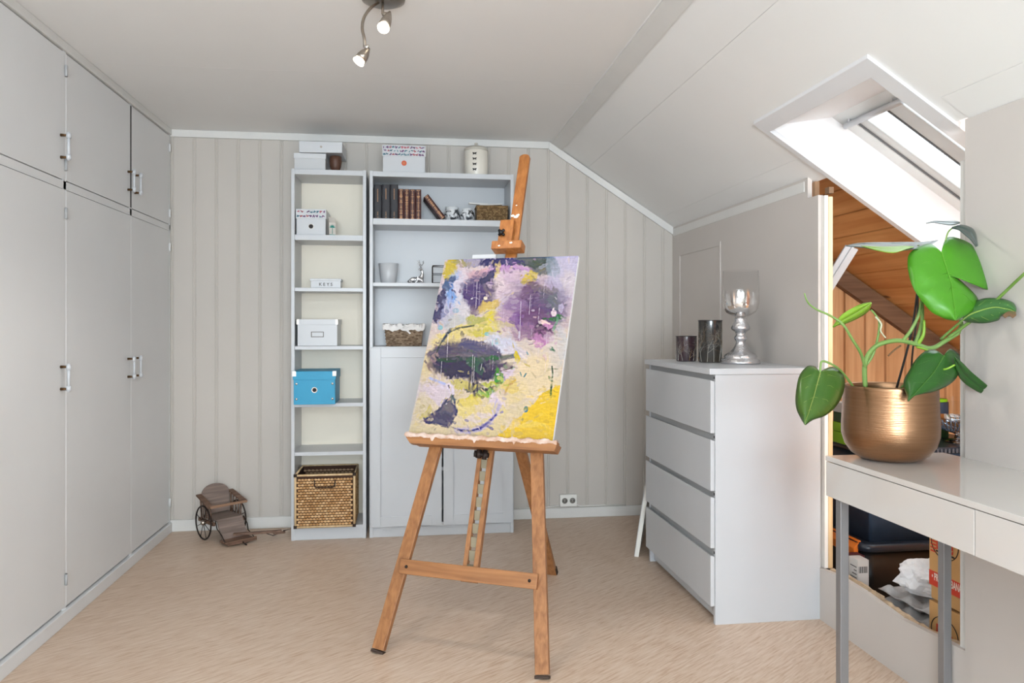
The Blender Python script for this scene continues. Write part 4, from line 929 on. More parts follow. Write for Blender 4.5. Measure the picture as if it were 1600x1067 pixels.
P_(line([(760, 576), (790, 566), (799, 572)], 2.2, .85, .4), (84, 70, 92)); P_(line([(758, 568), (785, 560), (804, 556)], 1.6, .6, .4), (110, 108, 110)); P_(E_(790, 570, 14, 3, -12, op=.6), (96, 84, 100)); P_(line([(780, 578), (798, 573)], .8, .8), (80, 56, 80))
P_(E_(806, 556, 4, 12, op=.9), (206, 188, 50)); P_(E_(800, 566, 10, 6, op=.5), (214, 202, 170)); P_(E_(790, 584, 14, 6, op=.7), (206, 192, 208))
P_(E_(775, 586, 5, 14, -8), (84, 146, 60)); P_(E_(778, 596, 4, 9, op=.8), (96, 166, 70)); P_(E_(766, 604, 12, 3, op=.9), (60, 66, 50)); P_(E_(742, 600, 12, 5, op=.7), (80, 76, 90)); P_(E_(765, 597, 14, 4, op=.8), (180, 186, 60)); P_(E_(748, 606, 20, 3, 5, op=.7), (62, 74, 66))
P_(E_(762, 612, 22, 6, -12, op=.8), (140, 176, 60)); P_(E_(742, 618, 14, 5, op=.8), (196, 192, 70)); P_(E_(725, 598, 24, 5, 8, op=.8), (196, 186, 96)); P_(E_(768, 610, 8, 4, op=.8), (84, 140, 56))
P_(line([(738, 585), (739, 604), (741, 618)], 2.4, .8, .4), (52, 48, 74)); P_(line([(744, 588), (745, 610)], 1.3, .7), (52, 48, 74)); P_(line([(733, 590), (732, 606)], 1.2, .7), (60, 56, 84))
P_(E_(682, 612, 24, 16, 20), (210, 198, 202)); P_(E_(700, 604, 14, 6, 25, op=.8), (214, 206, 216)); P_(E_(655, 640, 10, 30, 14, op=.6), (208, 196, 160)); P_(line([(672, 588), (684, 593), (694, 597)], 2, .9), (180, 186, 216))
P_(E_(783, 612, 10, 5, -10), (156, 138, 174)); P_(E_(776, 622, 16, 12, -35, op=.9), (216, 202, 208)); P_(E_(733, 625, 18, 8, op=.8), (220, 202, 96)); P_(E_(728, 640, 16, 10, op=.8), (222, 206, 128)); P_(E_(770, 640, 20, 10, op=.6), (222, 206, 140)); P_(E_(745, 650, 20, 6, op=.6), (214, 202, 204))
# dark wedge
def poly(pts, op=.95, warp=1.0):
    x = PX+n1*6*warp; y = PY+n2*6*warp; ins = np.zeros(S_.shape, bool); j = len(pts)-1
    for i in range(len(pts)):
        xi, yi = pts[i]; xj, yj = pts[j]
        ins ^= ((yi > y) != (yj > y)) & (x < (xj-xi)*(y-yi)/(yj-yi+1e-9)+xi); j = i
    mk = ins.astype(float)
    for _ in range(2): mk = (mk+np.roll(mk, 1, 0)+np.roll(mk, -1, 0)+np.roll(mk, 1, 1)+np.roll(mk, -1, 1))/5
    return mk*op
P_(poly([(660, 648), (680, 640), (694, 618), (712, 612), (714, 640), (706, 656), (700, 668), (682, 664), (664, 656)]), (84, 82, 108)); P_(E_(700, 632, 10, 8, op=.6), (130, 120, 118)); P_(E_(688, 650, 14, 8, op=.7), (70, 66, 94)); P_(E_(708, 618, 8, 6, op=.7), (120, 130, 120)); P_(E_(668, 652, 8, 3, op=.6), (110, 96, 118)); P_(E_(700, 618, 4, 3, op=.7), (190, 168, 150)); P_(E_(666, 642, 8, 4, -30, op=.7), (196, 184, 100))
# yellow corner and cream middle right
P_(E_(838, 590, 36, 36, op=.8), (224, 206, 164)); P_(E_(800, 610, 26, 20, op=.6), (222, 204, 150)); P_(E_(795, 600, 14, 8, op=.6), (218, 194, 96)); P_(E_(865, 560, 12, 30, op=.6), (206, 198, 186))
P_(poly([(880, 596), (862, 606), (842, 612), (838, 626), (818, 645), (800, 654), (790, 668), (772, 680), (864, 694), (890, 600)]), (224, 192, 52)); P_(E_(845, 648, 22, 22, op=.8), (228, 194, 34)); P_(E_(840, 680, 40, 8, 3, op=.8), (222, 190, 60)); P_(E_(826, 664, 30, 4, 6, op=.5), (230, 206, 110)); P_(E_(872, 610, 6, 12, op=.7), (232, 196, 30))
P_(E_(800, 658, 10, 10, op=.5), (222, 204, 170)); P_(E_(845, 605, 5, 3, op=.5), (228, 196, 70)); P_(line([(788, 612), (795, 598), (804, 592)], 1.5, .5), (196, 160, 50))
# arc, drips, accents
P_(line([(682, 548), (690, 532), (700, 518), (716, 511), (740, 507)], 1.3, .75, .5), (60, 72, 66)); P_(line([(692, 530), (704, 513)], 2.2, .8), (64, 82, 96))
P_(line([(712, 669), (735, 671), (752, 667), (764, 658), (774, 646), (779, 632)], 3.4, .75, .6), (176, 170, 206)); P_(line([(714, 669.5), (735, 671), (752, 666)], 1.5, .95), (62, 60, 130)); P_(line([(748, 668), (762, 658), (774, 646)], 1.9, .8, .6), (84, 80, 150))
P_(E_(821, 638, 3.6, 5, 10, soft=.2, raw=True), (44, 138, 146)); P_(E_(860, 549, 5, 3.4, soft=.3), (58, 124, 90)); P_(line([(862, 571), (863, 582), (861, 604)], 1.1, .95, .5), (50, 104, 50)); P_(line([(861, 600), (860, 619)], 1.5, .9, .4), (54, 110, 50))
P_(line([(812, 580), (814, 586)], .9, .7), (90, 140, 140)); P_(line([(818, 587), (821, 582)], 1.1, .8), (90, 140, 140)); P_(line([(822, 547), (824, 552)], 1.0, .8), (120, 160, 170)); P_(line([(787, 586), (788, 592)], .9, .6), (110, 110, 150)); P_(line([(770, 640), (773, 628), (776, 622)], 1.2, .5), (180, 176, 206))
P_(E_(797, 598, 4, 1, -10, op=.7, raw=True), (170, 120, 90)); P_(E_(775, 532, 3, 5, op=.6, raw=True), (130, 190, 200)); P_(E_(760, 520, 4, 3, op=.6, raw=True), (120, 190, 190)); P_(E_(688, 510, 4, 4, op=.7, raw=True), (120, 184, 190)); P_(E_(712, 484, 5, 4, op=.5, raw=True), (120, 170, 190))
r_ = random.Random(4)
for k in range(26):
    x = r_.uniform(700, 870); y = r_.uniform(430, 560); ln_ = r_.uniform(8, 34); P_(line([(x, y), (x-.05*ln_, y+ln_)], .28, r_.uniform(.2, .45)), (226, 218, 224))
for x, y, ln_ in ((813, 470, 60), (690, 562, 28), (738, 552, 50), (741, 555, 40), (752, 566, 10), (828, 460, 30), (842, 480, 20), (745, 440, 40), (700, 520, 40)): P_(line([(x, y), (x-2, y+ln_)], .38, .55), (232, 226, 228))
# dry brush strokes over everything, along a wandering direction
flow = fbm(3, 4, 70)*2.2+.9
for k in range(1500):
    ci = r_.randrange(NX); cj = r_.randrange(NY); base_ = img[cj, ci].copy(); ang = flow[cj, ci]+r_.uniform(-.5, .5); ln_ = r_.uniform(4, 15); wd_ = r_.uniform(.8, 2.6); R0 = int(ln_+4)
    a0, a1, b0, b1 = max(0, ci-R0), min(NX+1, ci+R0), max(0, cj-R0), min(NY+1, cj+R0)
    yy, xx = np.mgrid[b0:b1, a0:a1]; dx = xx-ci; dy = yy-cj; u_ = dx*math.cos(ang)+dy*math.sin(ang); v_ = -dx*math.sin(ang)+dy*math.cos(ang)+.012*u_*u_*r_.uniform(-1, 1)
    mk = np.clip(1.3-np.abs(v_)/wd_, 0, 1)*np.clip((ln_-np.abs(u_))/4, 0, 1); mk = mk*np.clip(.55+.8*np.sin(v_*3.1+r_.random()*6)+.3*rng.random(mk.shape), 0, 1)*r_.uniform(.25, .7)
    f_ = r_.choice([.8, .9, 1.1, 1.18, 1.0]); c_ = np.clip(base_*f_+np.array([r_.uniform(-.02, .04), r_.uniform(-.02, .03), r_.uniform(-.03, .04)]), .01, .9)
    img[b0:b1, a0:a1] = img[b0:b1, a0:a1]*(1-mk[..., None])+c_*mk[..., None]
# brush grain
gr = noise(30, 280, 90)*.5+noise(200, 60, 93)*.3+noise(250, 330, 94)*.35; img = np.clip(img*(1+.10*gr[..., None]), 0, 1)
for k in range(700):
    ci = r_.randrange(NX); cj = r_.randrange(NY); si = min(NX, max(0, ci+r_.randint(-26, 26))); sj = min(NY, max(0, cj+r_.randint(-26, 26))); c_ = img[sj, si]*r_.uniform(.8, 1.15); rx = r_.uniform(2, 9); ry = r_.uniform(1, 4); an = flow[cj, ci]+r_.uniform(-.7, .7); R0 = 14
    a0, a1, b0, b1 = max(0, ci-R0), min(NX+1, ci+R0), max(0, cj-R0), min(NY+1, cj+R0); yy, xx = np.mgrid[b0:b1, a0:a1]; dx = xx-ci+n1[b0:b1, a0:a1]*7; dy = yy-cj+n2[b0:b1, a0:a1]*7
    u_ = dx*math.cos(an)+dy*math.sin(an); v_ = -dx*math.sin(an)+dy*math.cos(an); mk = np.clip((1.1-np.sqrt((u_/rx)**2+(v_/ry)**2))/.25, 0, 1)*r_.uniform(.25, .75)*np.clip(.6+.7*rng.random(u_.shape), 0, 1)
    img[b0:b1, a0:a1] = img[b0:b1, a0:a1]*(1-mk[..., None])+c_*mk[..., None]
bl = img.copy()
for q in (1, 2, 3):
    bl = (bl+np.roll(bl, q, 0)+np.roll(bl, -q, 0)+np.roll(bl, q, 1)+np.roll(bl, -q, 1))/5
img = np.clip(img+.9*(img-bl), .004, 1); img = (img**1.15)*np.array([.74, .71, .76])
pt = thing('abstract_painting', 'abstract canvas in purple, yellow and pale lilac resting on the easel tray', 'painting', em, ERZ)
cBL, cBR, cTR, cTL = (-.306, .7835), (.273, .7835), (.303, 1.533), (-.272, 1.533)
me = bpy.data.meshes.new('painted_front'); 
A0 = np.array(cTL); A1 = np.array(cTR); B0 = np.array(cBL); B1 = np.array(cBR)
ab = (A0[None]*((1-S_)*(1-T_)).ravel()[:, None]+A1[None]*(S_*(1-T_)).ravel()[:, None]+B0[None]*((1-S_)*T_).ravel()[:, None]+B1[None]*(S_*T_).ravel()[:, None])
offp = .0505+.00015*gr.ravel()
vv = np.stack([ab[:, 0], ab[:, 1]*ES-offp*EZ, ab[:, 1]*EZ+offp*ES], 1)
idx = np.arange((NX+1)*(NY+1)).reshape(NY+1, NX+1); fc = np.stack([idx[1:, :-1], idx[1:, 1:], idx[:-1, 1:], idx[:-1, :-1]], -1).reshape(-1, 4)
me.from_pydata(vv.tolist(), [], fc.tolist()); ca = me.color_attributes.new('paint', 'FLOAT_COLOR', 'POINT')
ca.data.foreach_set('color', np.concatenate([img.reshape(-1, 3), np.ones((img.shape[0]*img.shape[1], 1))], 1).astype(np.float32).ravel())
me.materials.append(M_paint); me.polygons.foreach_set('use_smooth', [True]*len(me.polygons)); o = bpy.data.objects.new('painted_front', me); COL.objects.link(o); o.parent = pt
m = MB(); m.prism([cBL, cBR, cTR, cTL], .018, (E3(0, 0, .0315), (1, 0, 0), Vector((0, ES, EZ)), Vector((0, -EZ, ES)))); o = m.build('stretched_canvas', M_canvas, pt, .001); o['label'] = 'plain white wrapped canvas edge'

# ================================================================= CHEST OF DRAWERS
CX0, CX1, CY0, CY1 = 1.184, 1.622, 2.812, 3.630
ch = thing('chest_of_drawers', 'plain white four-drawer chest standing against the knee wall', 'chest of drawers', (1.40, CY0, 0))
def Bc(m, a, b, c, d, e, f): m.box(a-1.40, b-1.40, c-CY0, d-CY0, e, f)
m = MB(); Bc(m, 1.160, CX1, CY0-.003, CY1+.003, .977, 1.0); m.build('top', M_white, ch, .0015)
for a in (CY0, CY1-.018): m = MB(); Bc(m, CX0, CX1, a, a+.018, 0, .9765); m.build('side_panel', M_white, ch, .001)
m = MB(); Bc(m, CX0+.02, CX0+.032, CY0+.018, CY1-.018, .012, .062); m.build('plinth', M_white, ch)
m = MB(); Bc(m, CX1-.008, CX1-.002, CY0+.018, CY1-.018, .05, .975); m.build('back_panel', M_white, ch)
M_rail = mat('drawer_recess_shade', (172, 172, 172), .5)  # greyer than the chest: recess shading put into the rail colour
for z0, z1 in ((.748, .955), (.522, .723), (.299, .500), (.072, .271)):
    m = MB(); a, b = CX0-.018, CX0-.001
    x0, x1, y0, y1 = a-1.40, b-1.40, .003, CY1-CY0-.003
    m.hexa([(x0, y0, z0), (x1, y0, z0), (x1, y1, z0), (x0, y1, z0), (x0, y0, z1), (x1, y0, z1-.006), (x1, y1, z1-.006), (x0, y1, z1)]); d = m.build('drawer', M_white, ch, .0012)
    m = MB(); Bc(m, CX0+.0005, CX0+.42, CY0+.022, CY1-.022, z0+.01, z1-.035); m.build('drawer_box', M_white, d)
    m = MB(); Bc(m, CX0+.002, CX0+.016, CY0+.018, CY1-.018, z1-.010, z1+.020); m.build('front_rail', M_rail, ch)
    m = MB(); Bc(m, CX0-.001, CX0+.001, CY0+.005, CY0+.013, z1+.004, z1+.014); m.build('screw_cover', M_dark, ch)

# on the chest
t = thing('hurricane_candle_holder', 'tall goblet shaped candle holder with mercury glass bowl on silver turned foot', 'candle holder', (1.452, 3.17, 1.0003))
pr = [(.001, 0), (.084, 0), (.086, .006), (.082, .018), (.070, .024), (.071, .032), (.066, .040), (.058, .046), (.046, .052), (.034, .066), (.025, .080), (.020, .094), (.021, .100), (.026, .106), (.028, .113), (.025, .121), (.020, .127), (.022, .136), (.026, .141), (.038, .149), (.0415, .157), (.037, .168), (.030, .182), (.026, .190), (.027, .197), (.024, .203), (.001, .204)]
m = MB(); m.lathe(pr, 48); m.build('foot', M_silver, t)
gm = bpy.data.materials.new('mercury_glass'); gm.use_nodes = True; N = gm.node_tree.nodes; L = gm.node_tree.links
N.remove(N['Principled BSDF']); tr = N.new('ShaderNodeBsdfTransparent'); tr.inputs[0].default_value = (.95, .95, .95, 1); gl = N.new('ShaderNodeBsdfGlossy'); gl.inputs['Roughness'].default_value = .04; gl.inputs[0].default_value = (.85, .83, .82, 1)
tc = N.new('ShaderNodeTexCoord'); sp = N.new('ShaderNodeSeparateXYZ'); L.new(tc.outputs['Object'], sp.inputs[0])
mr = N.new('ShaderNodeMapRange'); mr.inputs[1].default_value = .225; mr.inputs[2].default_value = .33; mr.inputs[3].default_value = .85; mr.inputs[4].default_value = .0; L.new(sp.outputs[2], mr.inputs[0])
fr = N.new('ShaderNodeLayerWeight'); fr.inputs[0].default_value = .06; ad = N.new('ShaderNodeMath'); ad.operation = 'MAXIMUM'; hf = N.new('ShaderNodeMath'); hf.operation = 'MULTIPLY'; hf.inputs[1].default_value = .45; L.new(fr.outputs['Fresnel'], hf.inputs[0]); L.new(mr.outputs[0], ad.inputs[0]); L.new(hf.outputs[0], ad.inputs[1])
mx = N.new('ShaderNodeMixShader'); L.new(ad.outputs[0], mx.inputs[0]); L.new(tr.outputs[0], mx.inputs[1]); L.new(gl.outputs[0], mx.inputs[2]); L.new(mx.outputs[0], N['Material Output'].inputs[0])
m = MB(); m.lathe([(.012, .205), (.040, .212), (.062, .226), (.074, .244), (.079, .270), (.0795, .31), (.078, .36), (.0765, .41), (.0758, .4112)], 56, capb=False, capt=False); m.build('glass_bowl', gm, t)
def votive(x, y, r, h, label, a, b, sc, vs):
    t = thing('tealight_holder', label, 'candle holder', (x, y, 1.0003))
    m = MB(); m.lathe([(r*.93, 0), (r*.95, .003), (r, h-.004), (r, h), (r-.003, h), (r*.93-.003, .006), (.001, .006)], 40, capt=False); m.build('glass', vs, t)
    m = MB(); R_ = random.Random(h*1000)
    def rad(z): return (r*.95+(r*.05)*z/h)+.0004
    M2 = [mat('etched_silver', (150, 146, 138), .35, .5, var=.2), mat('etched_gold', (128, 100, 62), .4, .5, var=.2)]
    def branch(th, z, dth, ln, w_, dep):
        if dep > 4 or z > h*.93: return
        p = [(th, z)]; 
        for k in range(4): p.append((p[-1][0]+dth*ln/4/r+R_.uniform(-.03, .03), min(h*.95, p[-1][1]+ln/4*math.cos(dth))))
        m.use(M2[1] if R_.random() < .25 else M2[0]); m.tube([(rad(z_)*math.cos(t_), rad(z_)*math.sin(t_), z_) for t_, z_ in p], [w_*(1-.5*k/4) for k in range(5)], 4, False)
        for k in range(2 if dep < 3 else 3): q = p[R_.randint(1, 4)]; branch(q[0], q[1], dth+R_.choice([-1, 1])*R_.uniform(.3, .8), ln*.72, w_*.6, dep+1)
    for k in range(11): branch(k*2*PI/11+R_.uniform(-.1, .1), .004, R_.uniform(-.15, .15), h*.42, r*.030, 0)
    m.build('tree_pattern', None, t); m = MB(); m.lathe([(r+.0005, h-.004), (r+.0012, h-.001), (r+.0005, h+.001), (r-.0025, h)], 40, capb=False, capt=False); m.build('rim', mat('smoked_rim', (44, 36, 36), .3), t)
votive(1.300, 3.43, .049, .118, 'short dark smoked glass tealight holder with branch pattern, at the far end of the chest', 0, 0, 0, mat('smoked_plum', (66, 48, 52), .12, rgb2=(44, 32, 38), coat=.5))
votive(1.365, 3.30, .054, .192, 'tall dark glass tealight holder with silver tree pattern, between goblet and short one', 0, 0, 0, mat('smoked_black', (40, 40, 40), .12, rgb2=(58, 52, 44), coat=.5))

# ================================================================= DESK
DX0, DX1, DY0, DY1 = 1.236, 1.622, .315, 2.115; DZ = .78
dk = thing('gloss_desk', 'narrow long white high-gloss desk with grey metal legs against the knee wall', 'desk', (1.43, DY1, 0))
def Bd(m, a, b, c, d, e, f): m.box(a-1.43, b-1.43, c-DY1, d-DY1, e, f)
m = MB(); Bd(m, DX0, DX1, DY0, DY1, DZ-.015, DZ); m.build('desk_top', M_gloss, dk, .001)
m = MB(); Bd(m, DX0+.020, DX1-.01, DY0+.004, DY1-.006, .668, .674); Bd(m, DX0+.022, DX1-.004, DY1-.018, DY1-.004, .662, DZ-.0155); Bd(m, DX1-.018, DX1-.004, DY0+.004, DY1-.019, .675, DZ-.0155); Bd(m, DX0+.022, DX1-.004, DY0+.004, DY0+.018, .662, DZ-.0155); m.build('frame_box', M_gloss, dk)
for a, b in ((1.5165, DY1), (.917, 1.5135), (DY0, .914)):
    m = MB(); Bd(m, DX0+.002, DX0+.0195, a, b, .660, DZ-.0175); m.build('drawer', M_gloss, dk, .001)
for x in (DX0+.022, DX1-.032):
    for y in (DY1-.045, DY0+.02):
        m = MB(); Bd(m, x, x+.026, y, y+.026, 0, .6675); m.build('leg', M_leg, dk, .0015)
for y in (DY1-.045, DY0+.02): m = MB(); Bd(m, DX0+.0485, DX1-.0325, y+.002, y+.024, .64, .6675); m.build('leg_rail', M_leg, dk)

# ================================================================= MONSTERA IN COPPER POT
PCX, PCY, PD = 1.387, 2.030, 2.2
pot = thing('copper_planter', 'round shouldered brushed copper planter standing on the far end of the desk', 'planter', (PCX, PCY, DZ+.0003))
m = MB(); m.lathe([(.001, 0), (.060, 0), (.082, .004), (.104, .018), (.121, .042), (.1300, .072), (.1305, .10), (.1285, .14), (.1265, .205), (.1275, .213), (.1255, .2155), (.1235, .213), (.1225, .20), (.1245, .12), (.122, .06), (.10, .02), (.001, .018)], 64); m.build('pot', M_copper, pot)
pl = thing('monstera_plant', 'monstera with large bright and dark green leaves growing out of the copper planter', 'plant', (PCX, PCY, DZ+.02))
PO = Vector(pl.location)
def pa(u, v, d): return at(u, v, d)-PO
m = MB(); m.lathe([(.001, .001), (.09, .002), (.118, .06), (.120, .150), (.08, .156), (.001, .160)], 32); m.build('potting_soil', M_soil, pl)
def cr(pts, n):
    pts = [Vector(p) for p in pts]; out = []
    for i in range(len(pts)-1):
        p0 = pts[max(i-1, 0)]; p1 = pts[i]; p2 = pts[i+1]; p3 = pts[min(i+2, len(pts)-1)]
        for k in range(n):
            t = k/n; out.append(.5*((2*p1)+(p2-p0)*t+(2*p0-5*p1+4*p2-p3)*t*t+(3*p1-p0-3*p2+p3)*t**3))
    out.append(pts[-1]); return out
def stem(name, pts, r0, r1, m_=None, parent=pl, n=5):
    P = cr([pa(*p) for p in pts], n); k = len(P); m = MB(); m.tube(P, [r0+(r1-r0)*i/(k-1) for i in range(k)], 8); return m.build(name, m_ or M_stem, parent)
def leaf(rows, depth, m_, cup=.03, nc=6, vein=True, wave=.003):
    """rows: (mid, left, right) outline stations in the leaf's own plane; depth: (d0, du, dv) tilt of that plane"""
    d0, du, dv = depth; uc, vc = rows[0][0]
    dd = lambda p: d0+du*(p[0]-uc)+dv*(p[1]-vc)
    def P(p, e): return pa(p[0], p[1], dd(p)+e)
    cols = []
    for mid, l, r in rows:
        row = []
        for k in range(-nc, nc+1):
            e = l if k < 0 else r; c = abs(k)/nc; p = (mid[0]+(e[0]-mid[0])*c, mid[1]+(e[1]-mid[1])*c)
            row.append(P(p, cup*c*c-.012*math.sin(c*PI)*(.5)+wave*math.sin(c*7+len(cols)*1.3)*c))
        cols.append(row)
    # smooth along the leaf
    sm = [cr([cols[i][k] for i in range(len(cols))], 3) for k in range(2*nc+1)]; nr = len(sm[0])
    m = MB(); W_ = 2*nc+1; m.add([sm[k][i] for i in range(nr) for k in range(W_)], [(i*W_+k, i*W_+k+1, (i+1)*W_+k+1, (i+1)*W_+k) for i in range(nr-1) for k in range(W_-1)], True)
    o = m.build('leaf', m_, pl); s = o.modifiers.new('thickness', 'SOLIDIFY'); s.thickness = .0012; s.offset = 0
    if vein:
        m = MB(); q = [sm[nc][i]+Vector((-.0005, -.0022, .0)) for i in range(nr)]; m.tube(q, [.0022*(1-.75*i/(nr-1)) for i in range(nr)], 6)
        for i in range(3, nr-4, max(3, nr//6)):
            for sgn in (-1, 1):
                j = min(nr-1, i+3); m.tube([sm[nc][i]+Vector((0, -.0018, 0)), sm[nc+sgn*(nc//2)][(i+j)//2]+Vector((0, -.0018, 0)), sm[nc+sgn*(nc-1)][j]+Vector((0, -.0018, 0))], [.0006, .0005, .0003], 4)
        m.build('vein', mat('vein_'+m_.name, tuple(int(x) for x in {'bright_leaf': (96, 156, 48), 'deep_leaf': (66, 108, 40), 'bronze_green_leaf': (128, 140, 70)}.get(m_.name, (150, 176, 84))), .4), o)
    return o
# big bright leaf facing the room
leaf([((1471, 394), (1471, 394), (1471, 394)), ((1471, 395), (1455, 381), (1477, 374)), ((1472, 398), (1437, 385), (1489, 370)), ((1474, 405), (1421, 396), (1515, 380)), ((1477, 414), (1418, 412), (1534, 399)), ((1480, 424), (1420, 428), (1545, 428)),
      ((1481, 427), (1423, 440), (1546, 453)), ((1482, 430), (1428, 452), (1522, 442)), ((1483, 433), (1433, 460), (1489, 427)), ((1484, 437), (1437, 466), (1505, 442)), ((1486, 443), (1445, 476), (1525, 462)), ((1488, 458), (1456, 488), (1528, 474)), ((1490, 472), (1470, 495), (1522, 484)), ((1492, 488), (1480, 499), (1508, 494)), ((1493, 500), (1491, 501), (1494, 501))],
     (2.14, .0003, -.0010), M_leaf, .03)
# leaf seen edge on at the top left
leaf([((1322, 384), (1321, 384), (1322, 385)), ((1345, 381), (1340, 380), (1350, 387)), ((1370, 381), (1368, 378.5), (1372, 392)), ((1395, 380), (1392, 378.5), (1395, 394)), ((1420, 380), (1418, 378), (1420, 390)), ((1444, 380), (1442, 378), (1444, 388)), ((1466, 375), (1465, 375), (1466, 376))],
     (2.22, 0, -.012), M_leafg, .0, vein=False, wave=0)
leaf([((1346, 384), (1345, 384), (1346, 384.5)), ((1372, 388), (1370, 385), (1373, 392)), ((1395, 389), (1394, 385), (1396, 395)), ((1414, 387), (1412, 384), (1414, 390)), ((1428, 385), (1427, 385), (1428, 386))], (2.19, 0, -.010), M_leafl, .0, vein=False, wave=0)
# small folded top leaf
leaf([((1500, 348), (1500, 347), (1500, 349)), ((1490, 348), (1492, 345), (1488, 352)), ((1472, 347), (1473, 345), (1471, 350)), ((1458, 346), (1458, 345.5), (1457, 348)), ((1447, 349), (1447, 348.5), (1447, 349.5))], (2.18, 0, -.008), M_leafg, 0, vein=False, wave=0)
leaf([((1487, 356), (1487, 355), (1487, 357)), ((1500, 356), (1501, 351), (1498, 360)), ((1512, 361), (1518, 356), (1508, 368)), ((1520, 372), (1525, 366), (1515, 374)), ((1526, 385), (1528, 384), (1525, 386))], (2.17, 0, -.004), M_leafg, 0, vein=False, wave=0)
# young leaf
leaf([((1361, 473), (1361, 472), (1362, 474)), ((1352, 480), (1348, 474), (1357, 486)), ((1338, 489), (1334, 480), (1343, 496)), ((1320, 499), (1317, 490), (1323, 505)), ((1309, 505), (1308, 500), (1310, 508)), ((1301, 511), (1301, 510), (1302, 512))], (2.19, 0, .002), M_leafl, .01)
# dark heart leaf at left
leaf([((1281, 582), (1281, 582), (1281, 582)), ((1281, 583), (1274, 573), (1288, 577)), ((1280, 587), (1262, 572), (1301, 573)), ((1278, 594), (1250, 585), (1316, 584)), ((1275, 605), (1245, 604), (1320, 600)), ((1271, 620), (1243, 625), (1316, 618)), ((1266, 635), (1245, 640), (1306, 635)), ((1262, 648), (1250, 651), (1290, 649)), ((1258, 658), (1253, 657), (1270, 656)), ((1258, 664), (1257, 663), (1259, 664))],
     (2.10, .0004, -.0006), mat('bronze_green_leaf', (34, 84, 22), .3, rgb2=(74, 98, 34), scale=9), .03)
# dark leaf hanging over the rim
leaf([((1475, 556), (1475, 556), (1475, 556)), ((1473, 558), (1462, 547), (1484, 545)), ((1470, 563), (1445, 549), (1497, 552)), ((1464, 573), (1430, 563), (1500, 562)), ((1455, 586), (1420, 580), (1498, 580)), ((1445, 597), (1413, 592), (1493, 592)), ((1436, 607), (1412, 602), (1478, 604)), ((1428, 616), (1414, 610), (1455, 613)), ((1422, 622), (1417, 618), (1432, 616)), ((1419, 627), (1418, 627), (1420, 627))],
     (2.07, .0004, -.0004), M_leafd, .03)
# narrow blade to the right
leaf([((1491, 558), (1491, 557), (1491, 559)), ((1498, 572), (1503, 566), (1493, 578)), ((1512, 590), (1519, 582), (1504, 596)), ((1530, 604), (1537, 597), (1524, 610)), ((1546, 613), (1550, 609), (1542, 618)), ((1562, 624), (1562, 623), (1561, 625))], (2.05, 0, .002), M_leafd, .0, vein=False)
# back right leaf with scorched edge
o = leaf([((1504, 500), (1504, 500), (1504, 500)), ((1514, 492), (1508, 483), (1512, 503)), ((1526, 487), (1520, 472), (1530, 505)), ((1542, 482), (1540, 466), (1545, 504)), ((1556, 480), (1558, 466), (1560, 500)), ((1568, 482), (1572, 468), (1564, 494)), ((1578, 484), (1584, 474), (1575, 494)), ((1587, 488), (1588, 482), (1584, 495))], (2.115, -.0012, 0), mat('matt_green_leaf', (58, 104, 50), .35, var=.2), .02)
m = MB(); P0 = [pa(u, v, 2.115-.0012*(u-1504)-.004) for u, v in ((1570, 490), (1576, 486), (1587, 487), (1588, 493), (1583, 497), (1577, 493), (1571, 497), (1567, 493))]
m.add(P0+[p+Vector((0, .002, 0)) for p in P0], [tuple(range(8)), tuple(range(8, 16))[::-1]]+[(i, (i+1) % 8, 8+(i+1) % 8, 8+i) for i in range(8)]); m.build('scorched_edge', mat('brown_scorch', (110, 84, 58), .8), o)
# stems
stem('stem', [(1352, 606, 2.2), (1351, 572, 2.19), (1358, 552, 2.18), (1374, 538, 2.17), (1402, 532, 2.17), (1429, 537, 2.17), (1455, 544, 2.17), (1478, 532, 2.17), (1497, 520, 2.17)], .0070, .0062)
stem('stem', [(1497, 520, 2.17), (1502, 508, 2.17), (1501, 500, 2.165)], .0062, .0045)
stem('petiole', [(1482, 527, 2.17), (1507, 509, 2.14), (1549, 476, 2.08), (1600, 428, 1.98), (1640, 392, 1.90)], .0050, .0036)
stem('petiole', [(1470, 530, 2.18), (1490, 512, 2.15), (1504, 500, 2.115)], .004, .003)
stem('petiole', [(1352, 575, 2.19), (1345, 552, 2.16), (1331, 529, 2.13), (1317, 507, 2.11), (1297, 493, 2.10), (1275, 483, 2.09), (1262, 472, 2.08), (1257, 458, 2.08)], .0050, .0018)
stem('petiole', [(1352, 572, 2.19), (1363, 556, 2.19), (1371, 530, 2.19), (1374, 505, 2.19), (1368, 492, 2.19), (1361, 484, 2.19)], .0042, .0026)
stem('petiole', [(1333, 604, 2.19), (1322, 589, 2.16), (1309, 575, 2.13), (1293, 566, 2.11), (1284, 565, 2.10), (1282, 573, 2.10), (1281, 583, 2.10)], .0036, .0028)
stem('petiole', [(1430, 537, 2.17), (1437, 518, 2.18), (1441, 495, 2.19), (1440, 462, 2.2), (1436, 420, 2.21), (1435, 383, 2.21)], .0062, .0030)
stem('petiole', [(1410, 533, 2.17), (1424, 515, 2.17), (1436, 490, 2.16), (1441, 465, 2.17), (1455, 430, 2.19), (1470, 398, 2.16)], .0056, .0028)
stem('petiole', [(1434, 538, 2.17), (1443, 522, 2.16), (1444, 500, 2.16)], .006, .003, M_leafl)
stem('petiole', [(1472, 398, 2.17), (1477, 378, 2.18), (1482, 362, 2.175), (1492, 354, 2.17)], .003, .002)
stem('petiole', [(1432, 542, 2.16), (1452, 549, 2.13), (1466, 568, 2.10), (1475, 577, 2.06), (1492, 570, 2.05)], .0032, .0026, M_leafl)
stem('aerial_root', [(1368, 495, 2.18), (1377, 506, 2.18), (1376, 517, 2.18), (1384, 528, 2.18)], .003, .002, mat('pale_root', (190, 190, 160), .5))
